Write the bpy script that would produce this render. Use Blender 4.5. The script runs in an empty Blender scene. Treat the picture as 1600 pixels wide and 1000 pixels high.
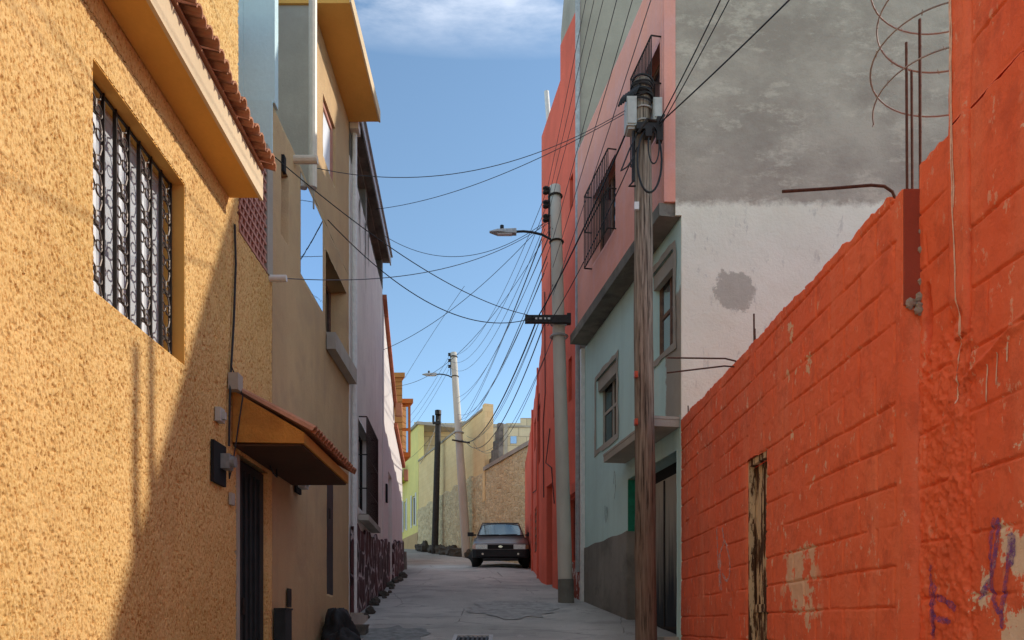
import bpy, math, random
import numpy as np
from mathutils import Vector, Matrix

R = math.radians
sc = bpy.context.scene
random.seed(7)
rng = np.random.RandomState(11)

# ------------------------------------------------------------------ camera, sky, sun
cam_data = bpy.data.cameras.new('camera')
cam = bpy.data.objects.new('camera', cam_data)
sc.collection.objects.link(cam)
cam.location = (0, 0, 0)                       # the eye is the origin; the street climbs away from it
cam.rotation_euler = (R(90), 0, 0)
cam_data.sensor_width = 36
cam_data.lens = 26.0
cam_data.shift_x = 15 / 1600
cam_data.shift_y = 478 / 1600
cam_data.clip_end = 2000
cam_data.clip_start = 0.05
sc.camera = cam

SUN = Vector((1.0, 0.335, 0.62)).normalized()
sun_el = math.asin(SUN.z)
sun_az = math.atan2(SUN.x, SUN.y)
w = bpy.data.worlds.new('World'); sc.world = w; w.use_nodes = True
nt = w.node_tree; nt.nodes.clear()
wo = nt.nodes.new('ShaderNodeOutputWorld'); bg = nt.nodes.new('ShaderNodeBackground')
sky = nt.nodes.new('ShaderNodeTexSky'); sky.sky_type = 'NISHITA'; sky.sun_disc = False
sky.sun_elevation = sun_el; sky.sun_rotation = sun_az
sky.altitude = 2400; sky.air_density = 1.0; sky.dust_density = 0.4; sky.ozone_density = 2.4
bg.inputs[1].default_value = 0.15
tc = nt.nodes.new('ShaderNodeTexCoord')
sep = nt.nodes.new('ShaderNodeSeparateXYZ'); nt.links.new(tc.outputs['Generated'], sep.inputs[0])
mp = nt.nodes.new('ShaderNodeMapping'); mp.inputs['Scale'].default_value = (1.6, 1.6, 7.0)
mp.inputs['Rotation'].default_value = (0, R(12), 0)
nt.links.new(tc.outputs['Generated'], mp.inputs[0])
nz = nt.nodes.new('ShaderNodeTexNoise'); nz.inputs['Scale'].default_value = 3.2
nz.inputs['Detail'].default_value = 9; nz.inputs['Roughness'].default_value = 0.6
nt.links.new(mp.outputs[0], nz.inputs[0])
mr = nt.nodes.new('ShaderNodeMapRange'); mr.inputs[1].default_value = 0.36; mr.inputs[2].default_value = 0.66
nt.links.new(nz.outputs[0], mr.inputs[0])
me = nt.nodes.new('ShaderNodeMapRange'); me.inputs[1].default_value = 0.607; me.inputs[2].default_value = 0.655
nt.links.new(sep.outputs[2], me.inputs[0])
mu = nt.nodes.new('ShaderNodeMath'); mu.operation = 'MULTIPLY'
nt.links.new(mr.outputs[0], mu.inputs[0]); nt.links.new(me.outputs[0], mu.inputs[1])
mu2 = nt.nodes.new('ShaderNodeMath'); mu2.operation = 'MULTIPLY'; mu2.inputs[1].default_value = 0.75
nt.links.new(mu.outputs[0], mu2.inputs[0])
mxc = nt.nodes.new('ShaderNodeMix'); mxc.data_type = 'RGBA'
wb = nt.nodes.new('ShaderNodeMix'); wb.data_type = 'RGBA'; wb.blend_type = 'MULTIPLY'; wb.inputs[0].default_value = 1
wb.inputs[7].default_value = (1.03, 1.03, .88, 1)          # the photograph's warm white balance
nt.links.new(sky.outputs[0], wb.inputs[6])
nt.links.new(mu2.outputs[0], mxc.inputs[0]); nt.links.new(wb.outputs[2], mxc.inputs[6])
mxc.inputs[7].default_value = (5.4, 5.5, 5.8, 1)
nt.links.new(mxc.outputs[2], bg.inputs[0]); nt.links.new(bg.outputs[0], wo.inputs[0])

sl = bpy.data.lights.new('sun', 'SUN'); sl.energy = 2.05; sl.angle = R(0.6); sl.color = (1.0, 0.93, 0.82)
so = bpy.data.objects.new('sun', sl); sc.collection.objects.link(so)
so.rotation_euler = SUN.to_track_quat('Z', 'Y').to_euler(); so.location = (30, 10, 30)

vs = sc.view_settings
vs.view_transform = 'Standard'; vs.look = 'None'; vs.exposure = 0.95; vs.gamma = 1; vs.use_curve_mapping = False

# ------------------------------------------------------------------ small helpers
COL = sc.collection

def S(r, g, b):
    f = lambda c: (c / 255 / 12.92) if c <= 10.3 else ((c / 255 + 0.055) / 1.055) ** 2.4
    return (f(r), f(g), f(b), 1.0)

class MB:
    def __init__(self): self.v = []; self.f = []; self.smooth = False
    def face(self, *pts):
        n = len(self.v); self.v += [tuple(p) for p in pts]; self.f.append(tuple(range(n, n + len(pts))))
    def hexa(self, p):                                       # 4 bottom + 4 top, both in the same turn
        n = len(self.v); self.v += [tuple(q) for q in p]
        for q in ((3, 2, 1, 0), (4, 5, 6, 7), (0, 1, 5, 4), (1, 2, 6, 5), (2, 3, 7, 6), (3, 0, 4, 7)):
            self.f.append(tuple(n + i for i in q))
        return self
    def box(self, a, b):
        (x0, y0, z0), (x1, y1, z1) = a, b
        return self.hexa([(x0, y0, z0), (x1, y0, z0), (x1, y1, z0), (x0, y1, z0),
                          (x0, y0, z1), (x1, y0, z1), (x1, y1, z1), (x0, y1, z1)])
    def tube(self, pts, r, n=6, cap=True):
        pts = [Vector(p) for p in pts]; rings = []
        rr = r if isinstance(r, (list, tuple)) else [r] * len(pts)
        ref = Vector((0.31, 0.17, 0.93))
        for i, p in enumerate(pts):
            t = (pts[min(i + 1, len(pts) - 1)] - pts[max(i - 1, 0)])
            t = t.normalized() if t.length > 1e-9 else Vector((0, 0, 1))
            if abs(t.dot(ref)) > 0.97: ref = Vector((0.9, 0.3, 0.1))
            a = (ref - t * ref.dot(t)).normalized(); b = t.cross(a); ref = a
            rings.append([p + (a * math.cos(2 * math.pi * k / n) + b * math.sin(2 * math.pi * k / n)) * rr[i] for k in range(n)])
        base = len(self.v)
        for ring in rings: self.v += [tuple(q) for q in ring]
        for i in range(len(rings) - 1):
            for k in range(n):
                k2 = (k + 1) % n
                self.f.append((base + i * n + k, base + i * n + k2, base + (i + 1) * n + k2, base + (i + 1) * n + k))
        if cap:
            self.f.append(tuple(base + k for k in range(n))[::-1])
            self.f.append(tuple(base + (len(rings) - 1) * n + k for k in range(n)))
        return self
    def ring(self, c, r, rad, ax1, ax2, n=16, m=5, a0=0, a1=2 * math.pi):
        c = Vector(c); ax1 = Vector(ax1); ax2 = Vector(ax2)
        return self.tube([c + ax1 * r * math.cos(a0 + (a1 - a0) * k / n) + ax2 * r * math.sin(a0 + (a1 - a0) * k / n) for k in range(n + 1)], rad, m, cap=False)

def mesh_object(name, mb, mat, parent=None, local=False, smooth=None):
    me = bpy.data.meshes.new(name)
    me.from_pydata(mb.v, [], mb.f); me.update()
    o = bpy.data.objects.new(name, me); COL.objects.link(o)
    if mat: me.materials.append(mat)
    if smooth or (smooth is None and mb.smooth):
        me.polygons.foreach_set('use_smooth', [True] * len(me.polygons))
    if parent:
        o.parent = parent
        if not local and parent.type == 'EMPTY':
            o.matrix_parent_inverse = Matrix.LocRotScale(parent.location, parent.rotation_euler, None).inverted()
    return o

def tag(o, label, cat, group=None, kind=None):
    o['label'] = label; o['category'] = cat
    if group: o['group'] = group
    if kind: o['kind'] = kind
    return o

def thing(name, loc, label, cat, group=None):
    o = bpy.data.objects.new(name, None); COL.objects.link(o)
    o.location = loc; o.empty_display_size = 0.3
    return tag(o, label, cat, group)

GP = [(-80, -11), (0, -1.6), (10.85, .03), (21, 1.64), (26, 2.18), (32.5, 3.08), (39.4, 4.08), (60, 6.5), (120, 9), (600, 9)]
def gz(y):
    for (a, za), (b, zb) in zip(GP, GP[1:]):
        if y <= b: return za + (zb - za) * (y - a) / (b - a)
    return GP[-1][1]

class Facade:
    """A street front along a line on plan: d = world y along it, z up, o = how far it stands out into the street."""
    def __init__(self, x0, y0, slope, side):                 # x = x0 + slope*(d - y0); side +1 = left of the street
        self.x0, self.y0, self.s, self.side = x0, y0, slope, side
        L = math.hypot(slope, 1); self.n = Vector((1 / L, -slope / L, 0)) * side
    def x(self, d): return self.x0 + self.s * (d - self.y0)
    def p(self, d, z, o=0.0):
        return Vector((self.x(d), d, z)) + self.n * o
    def box(self, mb, d0, d1, z0, z1, o0, o1):
        a = [self.p(d0, z0, o0), self.p(d1, z0, o0), self.p(d1, z0, o1), self.p(d0, z0, o1)]
        b = [self.p(d0, z1, o0), self.p(d1, z1, o0), self.p(d1, z1, o1), self.p(d0, z1, o1)]
        return mb.hexa(a + b)
    def wall(self, mb, d0, d1, z0, top, holes=(), thick=0.28, o=0.0):
        if not callable(top):
            tv = top; top = lambda d: tv
            extra = []
        else: extra = list(np.linspace(d0, d1, int((d1 - d0) / 0.25) + 2))
        us = sorted({d0, d1, *[h[0] for h in holes], *[h[1] for h in holes], *extra})
        zs = sorted({z0, *[h[2] for h in holes if h[2] > z0], *[h[3] for h in holes]})
        nu, nzz = len(us) - 1, len(zs)
        def zz(i, j): return zs[j] if j < nzz else top(us[i])
        def filled(i, j):
            if i < 0 or j < 0 or i >= nu or j >= nzz: return False
            um = (us[i] + us[i + 1]) / 2
            zm = (zs[j] + zs[j + 1]) / 2 if j + 1 < nzz else zs[j] + .001
            return not any(h[0] < um < h[1] and h[2] < zm < h[3] for h in holes)
        P = lambda i, j, q: self.p(us[i], zz(i, j), o - q)
        for i in range(nu):
            for j in range(nzz):
                if not filled(i, j): continue
                mb.face(P(i, j, 0), P(i + 1, j, 0), P(i + 1, j + 1, 0), P(i, j + 1, 0))
                mb.face(P(i, j, thick), P(i, j + 1, thick), P(i + 1, j + 1, thick), P(i + 1, j, thick))
                for (di, dj, a, b) in ((-1, 0, (i, j), (i, j + 1)), (1, 0, (i + 1, j), (i + 1, j + 1)),
                                       (0, -1, (i, j), (i + 1, j)), (0, 1, (i, j + 1), (i + 1, j + 1))):
                    if not filled(i + di, j + dj):
                        mb.face(P(*a, 0), P(*b, 0), P(*b, thick), P(*a, thick))
        return mb

_TABLES = {}
def vnoise(U, V, seed):
    N = 256
    if seed not in _TABLES: _TABLES[seed] = np.random.RandomState(seed).rand(N, N)
    T = _TABLES[seed]
    iu = np.floor(U).astype(int); iv = np.floor(V).astype(int)
    fu = U - iu; fv = V - iv
    fu = fu * fu * (3 - 2 * fu); fv = fv * fv * (3 - 2 * fv)
    a = T[iu % N, iv % N]; b = T[(iu + 1) % N, iv % N]; c = T[iu % N, (iv + 1) % N]; d = T[(iu + 1) % N, (iv + 1) % N]
    return a * (1 - fu) * (1 - fv) + b * fu * (1 - fv) + c * (1 - fu) * fv + d * fu * fv
def fbm(U, V, seed, octs=4, gain=0.5):
    s = 0; a = 1; t = 0
    for k in range(octs):
        s = s + a * vnoise(U * 2 ** k + 17 * k, V * 2 ** k + 31 * k, seed + k); t += a; a *= gain
    return s / t

def relief_wall(name, fac, d0, d1, z0, z1, step, hfun, mat, parent=None, holes=(), thick=0.3, topfun=None):
    """A wall front with real relief: a fine grid pushed in and out by hfun(d, z); holes are cut out and given reveals."""
    nd = int((d1 - d0) / step) + 1; nzv = int((z1 - z0) / step) + 1
    ds = np.linspace(d0, d1, nd); zs = np.linspace(z0, z1, nzv)
    for h in holes:                                         # snap grid lines to the openings
        for a in h[:2]: ds[np.argmin(abs(ds - a))] = a
        for a in h[2:]:
            if z0 < a < z1: zs[np.argmin(abs(zs - a))] = a
    D, Z = np.meshgrid(ds, zs, indexing='ij')
    if topfun is not None:
        tf = topfun(ds)
        Z = z0 + (Z - z0) * ((tf - z0) / (z1 - z0))[:, None]
    H = hfun(D, Z)
    X = fac.x0 + fac.s * (D - fac.y0) + fac.n.x * H; Y = D + fac.n.y * H
    front = np.stack([X, Y, Z], -1).reshape(-1, 3)
    XB = fac.x0 + fac.s * (D - fac.y0) - fac.n.x * thick; YB = D - fac.n.y * thick
    back = np.stack([XB, YB, Z], -1).reshape(-1, 3)
    keep = np.ones((nd - 1, nzv - 1), bool)
    dc = (ds[:-1] + ds[1:]) / 2; zc = (zs[:-1] + zs[1:]) / 2
    for h in holes:
        keep[np.ix_((dc > h[0]) & (dc < h[1]), (zc > h[2]) & (zc < h[3]))] = False
    idx = np.arange(nd * nzv).reshape(nd, nzv); n0 = nd * nzv
    I, J = np.where(keep)
    quads = [np.stack([idx[I, J], idx[I + 1, J], idx[I + 1, J + 1], idx[I, J + 1]], -1)]
    pad = np.pad(keep, 1)
    for (di, dj, a, b) in ((-1, 0, (0, 0), (0, 1)), (1, 0, (1, 0), (1, 1)), (0, -1, (0, 0), (1, 0)), (0, 1, (0, 1), (1, 1))):
        ed = keep & ~pad[1 + di:nd + di, 1 + dj:nzv + dj]
        I2, J2 = np.where(ed)
        A = idx[I2 + a[0], J2 + a[1]]; B = idx[I2 + b[0], J2 + b[1]]
        quads.append(np.stack([A, B, B + n0, A + n0], -1))
    F = np.concatenate(quads)
    used, inv = np.unique(F, return_inverse=True)
    V = np.concatenate([front, back])[used]
    m = bpy.data.meshes.new(name)
    m.vertices.add(len(V)); m.vertices.foreach_set('co', V.astype('f').ravel())
    F = inv.reshape(F.shape)
    m.loops.add(F.size); m.loops.foreach_set('vertex_index', F.astype('i').ravel())
    m.polygons.add(len(F)); m.polygons.foreach_set('loop_start', np.arange(0, F.size, 4).astype('i'))
    m.update(calc_edges=True); m.validate()
    o = bpy.data.objects.new(name, m); COL.objects.link(o); m.materials.append(mat)
    if parent:
        o.parent = parent
        if parent.type == 'EMPTY': o.matrix_parent_inverse = Matrix.Translation(parent.location).inverted()
    return o

# ------------------------------------------------------------------ materials
class N:
    def __init__(self, name):
        self.m = bpy.data.materials.new(name); self.m.use_nodes = True
        self.t = self.m.node_tree; self.b = self.t.nodes['Principled BSDF']
        self.tc = self.t.nodes.new('ShaderNodeTexCoord')
        self.b.inputs['Roughness'].default_value = 0.9
        self.b.inputs['Specular IOR Level'].default_value = 0.25
    def node(self, ty, **k):
        n = self.t.nodes.new('ShaderNode' + ty)
        for a, v in k.items(): setattr(n, a, v)
        return n
    def link(self, a, b): self.t.links.new(a, b)
    def vec(self, scale=(1, 1, 1), rot=(0, 0, 0), loc=(0, 0, 0)):
        m = self.node('Mapping'); m.inputs['Scale'].default_value = scale
        m.inputs['Rotation'].default_value = rot; m.inputs['Location'].default_value = loc
        self.link(self.tc.outputs['Object'], m.inputs[0]); return m.outputs[0]
    def noise(self, scale, detail=4, rough=.55, vec=None, dist=0.0):
        n = self.node('TexNoise'); n.inputs['Scale'].default_value = scale; n.inputs['Detail'].default_value = detail
        n.inputs['Roughness'].default_value = rough; n.inputs['Distortion'].default_value = dist
        self.link(vec if vec is not None else self.vec(), n.inputs[0]); return n.outputs[0]
    def rng(self, v, a, b, c=0.0, d=1.0):
        n = self.node('MapRange'); n.inputs[1].default_value = a; n.inputs[2].default_value = b
        n.inputs[3].default_value = c; n.inputs[4].default_value = d; self.link(v, n.inputs[0]); return n.outputs[0]
    def math(self, op, a, b=None):
        n = self.node('Math', operation=op)
        for i, q in enumerate((a, b)):
            if q is None: continue
            if isinstance(q, (int, float)): n.inputs[i].default_value = q
            else: self.link(q, n.inputs[i])
        return n.outputs[0]
    def mix(self, f, a, b, mode='MIX'):
        n = self.node('Mix', data_type='RGBA', blend_type=mode)
        for i, q in ((0, f), (6, a), (7, b)):
            if isinstance(q, (int, float)): n.inputs[i].default_value = q
            elif isinstance(q, tuple): n.inputs[i].default_value = q
            else: self.link(q, n.inputs[i])
        return n.outputs[2]
    def color(self, c):
        if isinstance(c, tuple): self.b.inputs['Base Color'].default_value = c
        else: self.link(c, self.b.inputs['Base Color'])
    def bump(self, h, strength=.5, dist=.02):
        n = self.node('Bump'); n.inputs['Strength'].default_value = strength; n.inputs['Distance'].default_value = dist
        self.link(h, n.inputs['Height']); self.link(n.outputs[0], self.b.inputs['Normal'])
    def pos(self):
        s = self.node('SeparateXYZ'); self.link(self.tc.outputs['Object'], s.inputs[0]); return s.outputs

def scale_c(c, k): return tuple(min(1, q * k) for q in c[:3]) + (1.0,)

def plaster(name, base, var=.25, grain=55, bump=.35, streak=.25, dirt=None, dirt_amt=.35, rough=.92, chips=None, chip_t=.68, base2=None):
    n = N(name)
    big = n.noise(.9, 5, .6)
    c = n.mix(n.rng(big, .3, .7), scale_c(base, 1 - var), base2 or scale_c(base, 1 + var * .5))
    st = n.noise(2.2, 4, .6, n.vec((2.2, 2.2, .16)))
    c = n.mix(n.math('MULTIPLY', n.rng(st, .48, .72), streak), c, dirt or scale_c(base, .5))
    if dirt:
        d = n.noise(1.7, 8, .65)
        c = n.mix(n.math('MULTIPLY', n.rng(d, .5, .66), dirt_amt), c, dirt)
    fine = n.noise(grain, 4, .7)
    c = n.mix(n.rng(fine, .25, .75, 0, .35), c, scale_c(base, .72))
    if chips:
        ch = n.noise(7, 8, .7, n.vec((1, 1, .6)))
        c = n.mix(n.rng(ch, chip_t, chip_t + .02), c, chips)
    n.color(c); n.b.inputs['Roughness'].default_value = rough
    n.bump(n.math('ADD', n.noise(grain, 6, .65), n.math('MULTIPLY', n.noise(7, 4), .8)), bump, .012)
    return n.m

def plain(name, base, rough=.6, metal=0, var=.2, sc_=12, bump=.15, spec=.4):
    n = N(name)
    v = n.noise(sc_, 6, .65)
    n.color(n.mix(n.rng(v, .3, .7), scale_c(base, 1 - var), scale_c(base, 1 + var)))
    n.b.inputs['Roughness'].default_value = rough; n.b.inputs['Metallic'].default_value = metal
    n.b.inputs['Specular IOR Level'].default_value = spec
    if bump: n.bump(n.noise(sc_ * 4, 4), bump, .01)
    return n.m

def glass(name, base=(.02, .025, .03, 1), rough=.04, metal=0.0):
    n = N(name); n.color(base); n.b.inputs['Roughness'].default_value = rough
    n.b.inputs['Metallic'].default_value = metal; n.b.inputs['Specular IOR Level'].default_value = .6
    n.bump(n.noise(3, 2), .03, .02)
    return n.m

M = {}
# yellow rough-cast: the strokes are real relief on the near wall; here pigment tones, and flecks painting the relief's shade and highlights
def m_yellow(bump):
    n = N('ochre_roughcast')
    big = n.noise(.8, 8, .7)
    c = n.mix(n.rng(big, .35, .65), (.62, .385, .135, 1), (.76, .48, .19, 1))
    fl = n.noise(84, 3, .6, n.vec((1, 1, .48)))
    c = n.mix(n.rng(fl, .47, .36, 0, .4), c, (.88, .64, .33, 1))
    c = n.mix(n.rng(fl, .54, .64, 0, .75), c, (.40, .145, .02, 1))
    st = n.noise(1.7, 5, .6, n.vec((1, 1, .3)))
    c = n.mix(n.rng(st, .50, .72, 0, .45), c, (.50, .27, .10, 1))
    dz = n.noise(1.1, 9, .72, n.vec((1, 1, .8), loc=(0, 7, 2)))
    c = n.mix(n.rng(dz, .54, .66, 0, .35), c, (.84, .58, .27, 1))
    n.color(c); n.b.inputs['Roughness'].default_value = .95
    n.bump(n.noise(110, 5, .7, n.vec((1, 1, .6))), bump, .008)
    return n.m
M['yellow'] = m_yellow(.6)
M['ochre_paint'] = plaster('ochre_smooth_paint', (.80, .42, .10, 1), var=.12, grain=40, bump=.15, streak=.15)
M['cream_paint'] = plaster('cream_edge_paint', (.72, .55, .35, 1), var=.12, grain=40, bump=.15, streak=.2)
M['terracotta'] = plaster('terracotta_tile', (.55, .26, .15, 1), var=.35, grain=30, bump=.3, streak=.25, dirt=(.12, .07, .05, 1), dirt_amt=.5)
M['clay'] = plaster('pink_clay_screen', (.52, .25, .19, 1), var=.25, grain=60, bump=.3, streak=.2)
M['brown'] = plaster('tan_roughcast', (.58, .385, .20, 1), var=.15, grain=48, bump=.8, streak=.3, dirt=(.36, .24, .15, 1), dirt_amt=.35)
M['bluewall'] = plaster('pale_blue_plaster', (.55, .70, .72, 1), var=.12, grain=30, bump=.3, streak=.15, dirt=(.44, .53, .54, 1), dirt_amt=.3)
M['concrete'] = plaster('grey_render', (.45, .395, .32, 1), var=.25, grain=35, bump=.4, streak=.25, dirt=(.33, .29, .235, 1), dirt_amt=.5)
M['cement_trim'] = plaster('cement_trim', (.46, .41, .34, 1), var=.3, grain=45, bump=.5, streak=.35, dirt=(.27, .23, .19, 1), dirt_amt=.5)
M['soffit'] = plaster('stained_concrete_soffit', (.26, .24, .20, 1), var=.5, grain=20, bump=.6, streak=.3, dirt=(.04, .04, .035, 1), dirt_amt=.8)
M['mauve'] = plaster('mauve_white_plaster', (.84, .80, .72, 1), var=.1, grain=30, bump=.25, streak=.4, dirt=(.58, .52, .48, 1), dirt_amt=.4)
M['white'] = plaster('white_plaster', (.74, .70, .66, 1), var=.08, grain=30, bump=.25, streak=.2, dirt=(.5, .44, .40, 1), dirt_amt=.2)
M['orange'] = plaster('orange_plaster', (.60, .25, .07, 1), var=.12, grain=25, bump=.2, streak=.2)
M['lemon'] = plaster('lemon_plaster', (.90, .76, .27, 1), var=.1, grain=25, bump=.2, streak=.25, dirt=(.62, .54, .24, 1), dirt_amt=.3)
M['red'] = plaster('red_plaster', (.88, .165, .10, 1), var=.2, grain=35, bump=.35, streak=.4, dirt=(.60, .13, .08, 1), dirt_amt=.5, chips=(.80, .45, .34, 1), chip_t=.7)
M['pink'] = plaster('salmon_pink_plaster', (.84, .37, .28, 1), var=.1, grain=30, bump=.25, streak=.5, dirt=(.74, .42, .41, 1), dirt_amt=.5)
M['teal_plain'] = plaster('teal_plain', (.33, .47, .42, 1), var=.1, grain=30, bump=.25, streak=.25, dirt=(.2, .28, .25, 1), dirt_amt=.3)
M['dado'] = plaster('grey_cement_dado', (.26, .24, .205, 1), var=.35, grain=60, bump=.9, streak=.25, dirt=(.10, .09, .08, 1), dirt_amt=.7)
M['green'] = plain('green_gloss_paint', (.012, .20, .125, 1), .35, var=.3)
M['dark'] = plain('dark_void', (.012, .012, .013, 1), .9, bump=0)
M['darkdoor'] = plain('dark_door_paint', (.018, .02, .022, 1), .55, var=.4, sc_=6)
M['iron'] = plain('dark_iron', (.035, .028, .024, 1), .5, .6, var=.3)
M['scroll'] = plain('bronze_scroll_iron', (.085, .066, .055, 1), .45, .5, var=.35)
M['rust'] = plain('rusty_rebar', (.105, .055, .04, 1), .85, .2, var=.4, sc_=40)
M['steel'] = plain('galvanised_steel', (.42, .42, .41, 1), .55, .25, var=.25)
M['cable'] = plain('cable_rubber', (.015, .015, .017, 1), .6, bump=0)
M['wire'] = plain('weathered_cable', (.05, .055, .065, 1), .6, bump=0)
M['pvc'] = plain('cream_pvc', (.62, .53, .42, 1), .45, var=.1)
M['whitepvc'] = plain('white_pvc', (.70, .68, .64, 1), .45, var=.12)
M['plastic'] = plain('grey_plastic_box', (.44, .43, .39, 1), .5, var=.15, sc_=8)
M['whiteframe'] = plain('white_window_frame', (.78, .80, .82, 1), .4, var=.05)
M['curtain'] = plain('pale_grey_glass_blind', (.52, .54, .56, 1), .25, var=.05)
M['woodframe'] = plain('brown_timber', (.17, .085, .05, 1), .7, var=.4, sc_=9)
M['redplastic'] = plain('orange_red_reflector', (.50, .07, .02, 1), .4, var=.2)
M['glass'] = glass('dark_window_glass')
M['mirror'] = glass('mirror_glass', (.62, .70, .80, 1), .02, 1.0)
M['skyglass'] = glass('reflective_pane', (.55, .6, .66, 1), .05, .9)

def m_wood():
    n = N('weathered_pole_wood')
    g = n.noise(9, 6, .6, n.vec((5, 5, .22)))
    c = n.mix(n.rng(g, .32, .66), (.10, .072, .05, 1), (.42, .34, .26, 1))
    z = n.pos()[2]
    c = n.mix(n.rng(z, 4.2, 0.6, 0, .65), c, n.mix(n.noise(3, 5), (.07, .038, .026, 1), (.26, .15, .10, 1)))
    crack = n.noise(16, 5, .6, n.vec((3, 3, .1)))
    c = n.mix(n.rng(crack, .56, .63, 0, .85), c, (.025, .017, .013, 1))
    n.color(c); n.bump(n.noise(14, 6, .65, n.vec((4, 4, .15))), .8, .02); return n.m
M['polewood'] = m_wood()
M['polewood_dark'] = plain('tarred_pole_wood', (.04, .032, .027, 1), .85, var=.4, sc_=8)
def m_polecon():
    n = N('pole_concrete')
    c = n.mix(n.rng(n.noise(2.5, 6, .6, n.vec((1, 1, .4))), .3, .7), (.48, .43, .36, 1), (.62, .56, .47, 1))
    n.color(c); n.bump(n.noise(50, 4), .3, .01); return n.m
M['polecon'] = m_polecon()

def m_road():
    n = N('worn_concrete_road')
    c = n.mix(n.rng(n.noise(.55, 7, .62), .35, .65), (.38, .375, .345, 1), (.55, .535, .49, 1))
    c = n.mix(n.rng(n.noise(1.6, 6, .6, n.vec((.5, 1.1, 1))), .53, .58, 0, .4), c, (.24, .24, .235, 1))
    c = n.mix(n.rng(n.noise(3.0, 8, .7, n.vec((.7, 1.6, 1))), .60, .63, 0, .6), c, (.19, .19, .19, 1))
    c = n.mix(n.rng(n.noise(2.2, 8, .7, n.vec((1.2, .5, 1), loc=(4, 2, 0))), .60, .68, 0, .5), c, (.58, .56, .52, 1))
    cv = n.node('TexVoronoi', feature='DISTANCE_TO_EDGE'); cv.inputs['Scale'].default_value = .55
    n.link(n.mix(.16, n.vec((1, .8, 1)), n.noise(2.5, 6, .65)), cv.inputs['Vector'])
    crk = n.math('MULTIPLY', n.rng(cv.outputs[0], .005, .001), n.rng(n.noise(1.1, 3), .42, .5))
    c = n.mix(n.math('MULTIPLY', crk, .5), c, (.10, .10, .10, 1))
    gv = n.noise(95, 3, .6); c = n.mix(n.rng(gv, .58, .7, 0, .45), c, (.18, .175, .165, 1)); c = n.mix(n.rng(gv, .42, .30, 0, .4), c, (.70, .68, .62, 1))
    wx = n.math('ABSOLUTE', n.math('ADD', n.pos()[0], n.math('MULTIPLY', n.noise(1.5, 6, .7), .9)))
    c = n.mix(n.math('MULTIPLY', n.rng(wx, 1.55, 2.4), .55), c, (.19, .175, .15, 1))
    n.color(c)
    n.bump(n.math('ADD', n.math('MULTIPLY', crk, -1.0), n.math('ADD', n.noise(40, 6, .7), n.math('MULTIPLY', n.noise(4, 5), 1.2))), .7, .02); return n.m
M['road'] = m_road()
M['asphalt'] = plain('dark_asphalt_patch', (.22, .235, .225, 1), .9, var=.4, sc_=10, bump=.6)

def m_redblock():
    n = N('red_painted_block')
    P = n.pos()
    big = n.noise(.7, 6, .6)
    c = n.mix(n.rng(big, .3, .7), (.90, .145, .058, 1), (.95, .205, .086, 1))
    st = n.noise(2.5, 5, .6, n.vec((1.6, 1.6, .14)))
    c = n.mix(n.rng(st, .5, .72, 0, .4), c, (.92, .33, .19, 1))
    gr = n.noise(5, 10, .75, n.vec((1, 1, .7)))
    c = n.mix(n.rng(gr, .50, .62, 0, .5), c, (.60, .105, .045, 1))
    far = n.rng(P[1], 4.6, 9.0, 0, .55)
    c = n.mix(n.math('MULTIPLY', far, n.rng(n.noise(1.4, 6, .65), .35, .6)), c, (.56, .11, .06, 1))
    # paint worn off: small flecks everywhere, larger scabs low down at the near end
    fl = n.noise(16, 7, .7, n.vec((1, 1, .5)))
    reg = n.rng(n.noise(1.1, 4, .6), .35, .7)
    f1 = n.math('MULTIPLY', n.rng(fl, .605, .63), reg)
    c = n.mix(n.math('MULTIPLY', f1, .8), c, (.86, .66, .48, 1))
    sc1 = n.noise(4.5, 9, .72, n.vec((1, 1, .75), loc=(0, 3.3, 1.1)))
    near = n.math('MULTIPLY', n.rng(P[1], 3.85, 3.4), n.rng(P[2], .95, .15))
    f2 = n.rng(n.math('ADD', sc1, n.math('MULTIPLY', near, .20)), .675, .69)
    c = n.mix(n.math('MULTIPLY', f2, .9), c, (.88, .74, .56, 1))
    # bare cream patches left of the near pier
    sc2 = n.noise(5.5, 6, .6, n.vec((1, 1, .8), loc=(0, 1.7, .4)))
    wy = n.math('MULTIPLY', n.rng(P[1], 5.05, 5.25), n.rng(P[1], 5.95, 5.65))
    wz = n.math('MULTIPLY', n.rng(P[2], .02, .12), n.rng(P[2], .66, .5))
    f3 = n.rng(n.math('ADD', sc2, n.math('MULTIPLY', n.math('MULTIPLY', wy, wz), .15)), .63, .645)
    c = n.mix(n.math('MULTIPLY', f3, n.math('MULTIPLY', wy, .8)), c, (.80, .58, .38, 1))
    n.color(c); n.b.inputs['Roughness'].default_value = .85
    n.bump(n.math('ADD', n.noise(70, 5, .65), n.math('MULTIPLY', n.noise(18, 5), 1.0)), .55, .01); return n.m
M['redblock'] = m_redblock()

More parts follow.
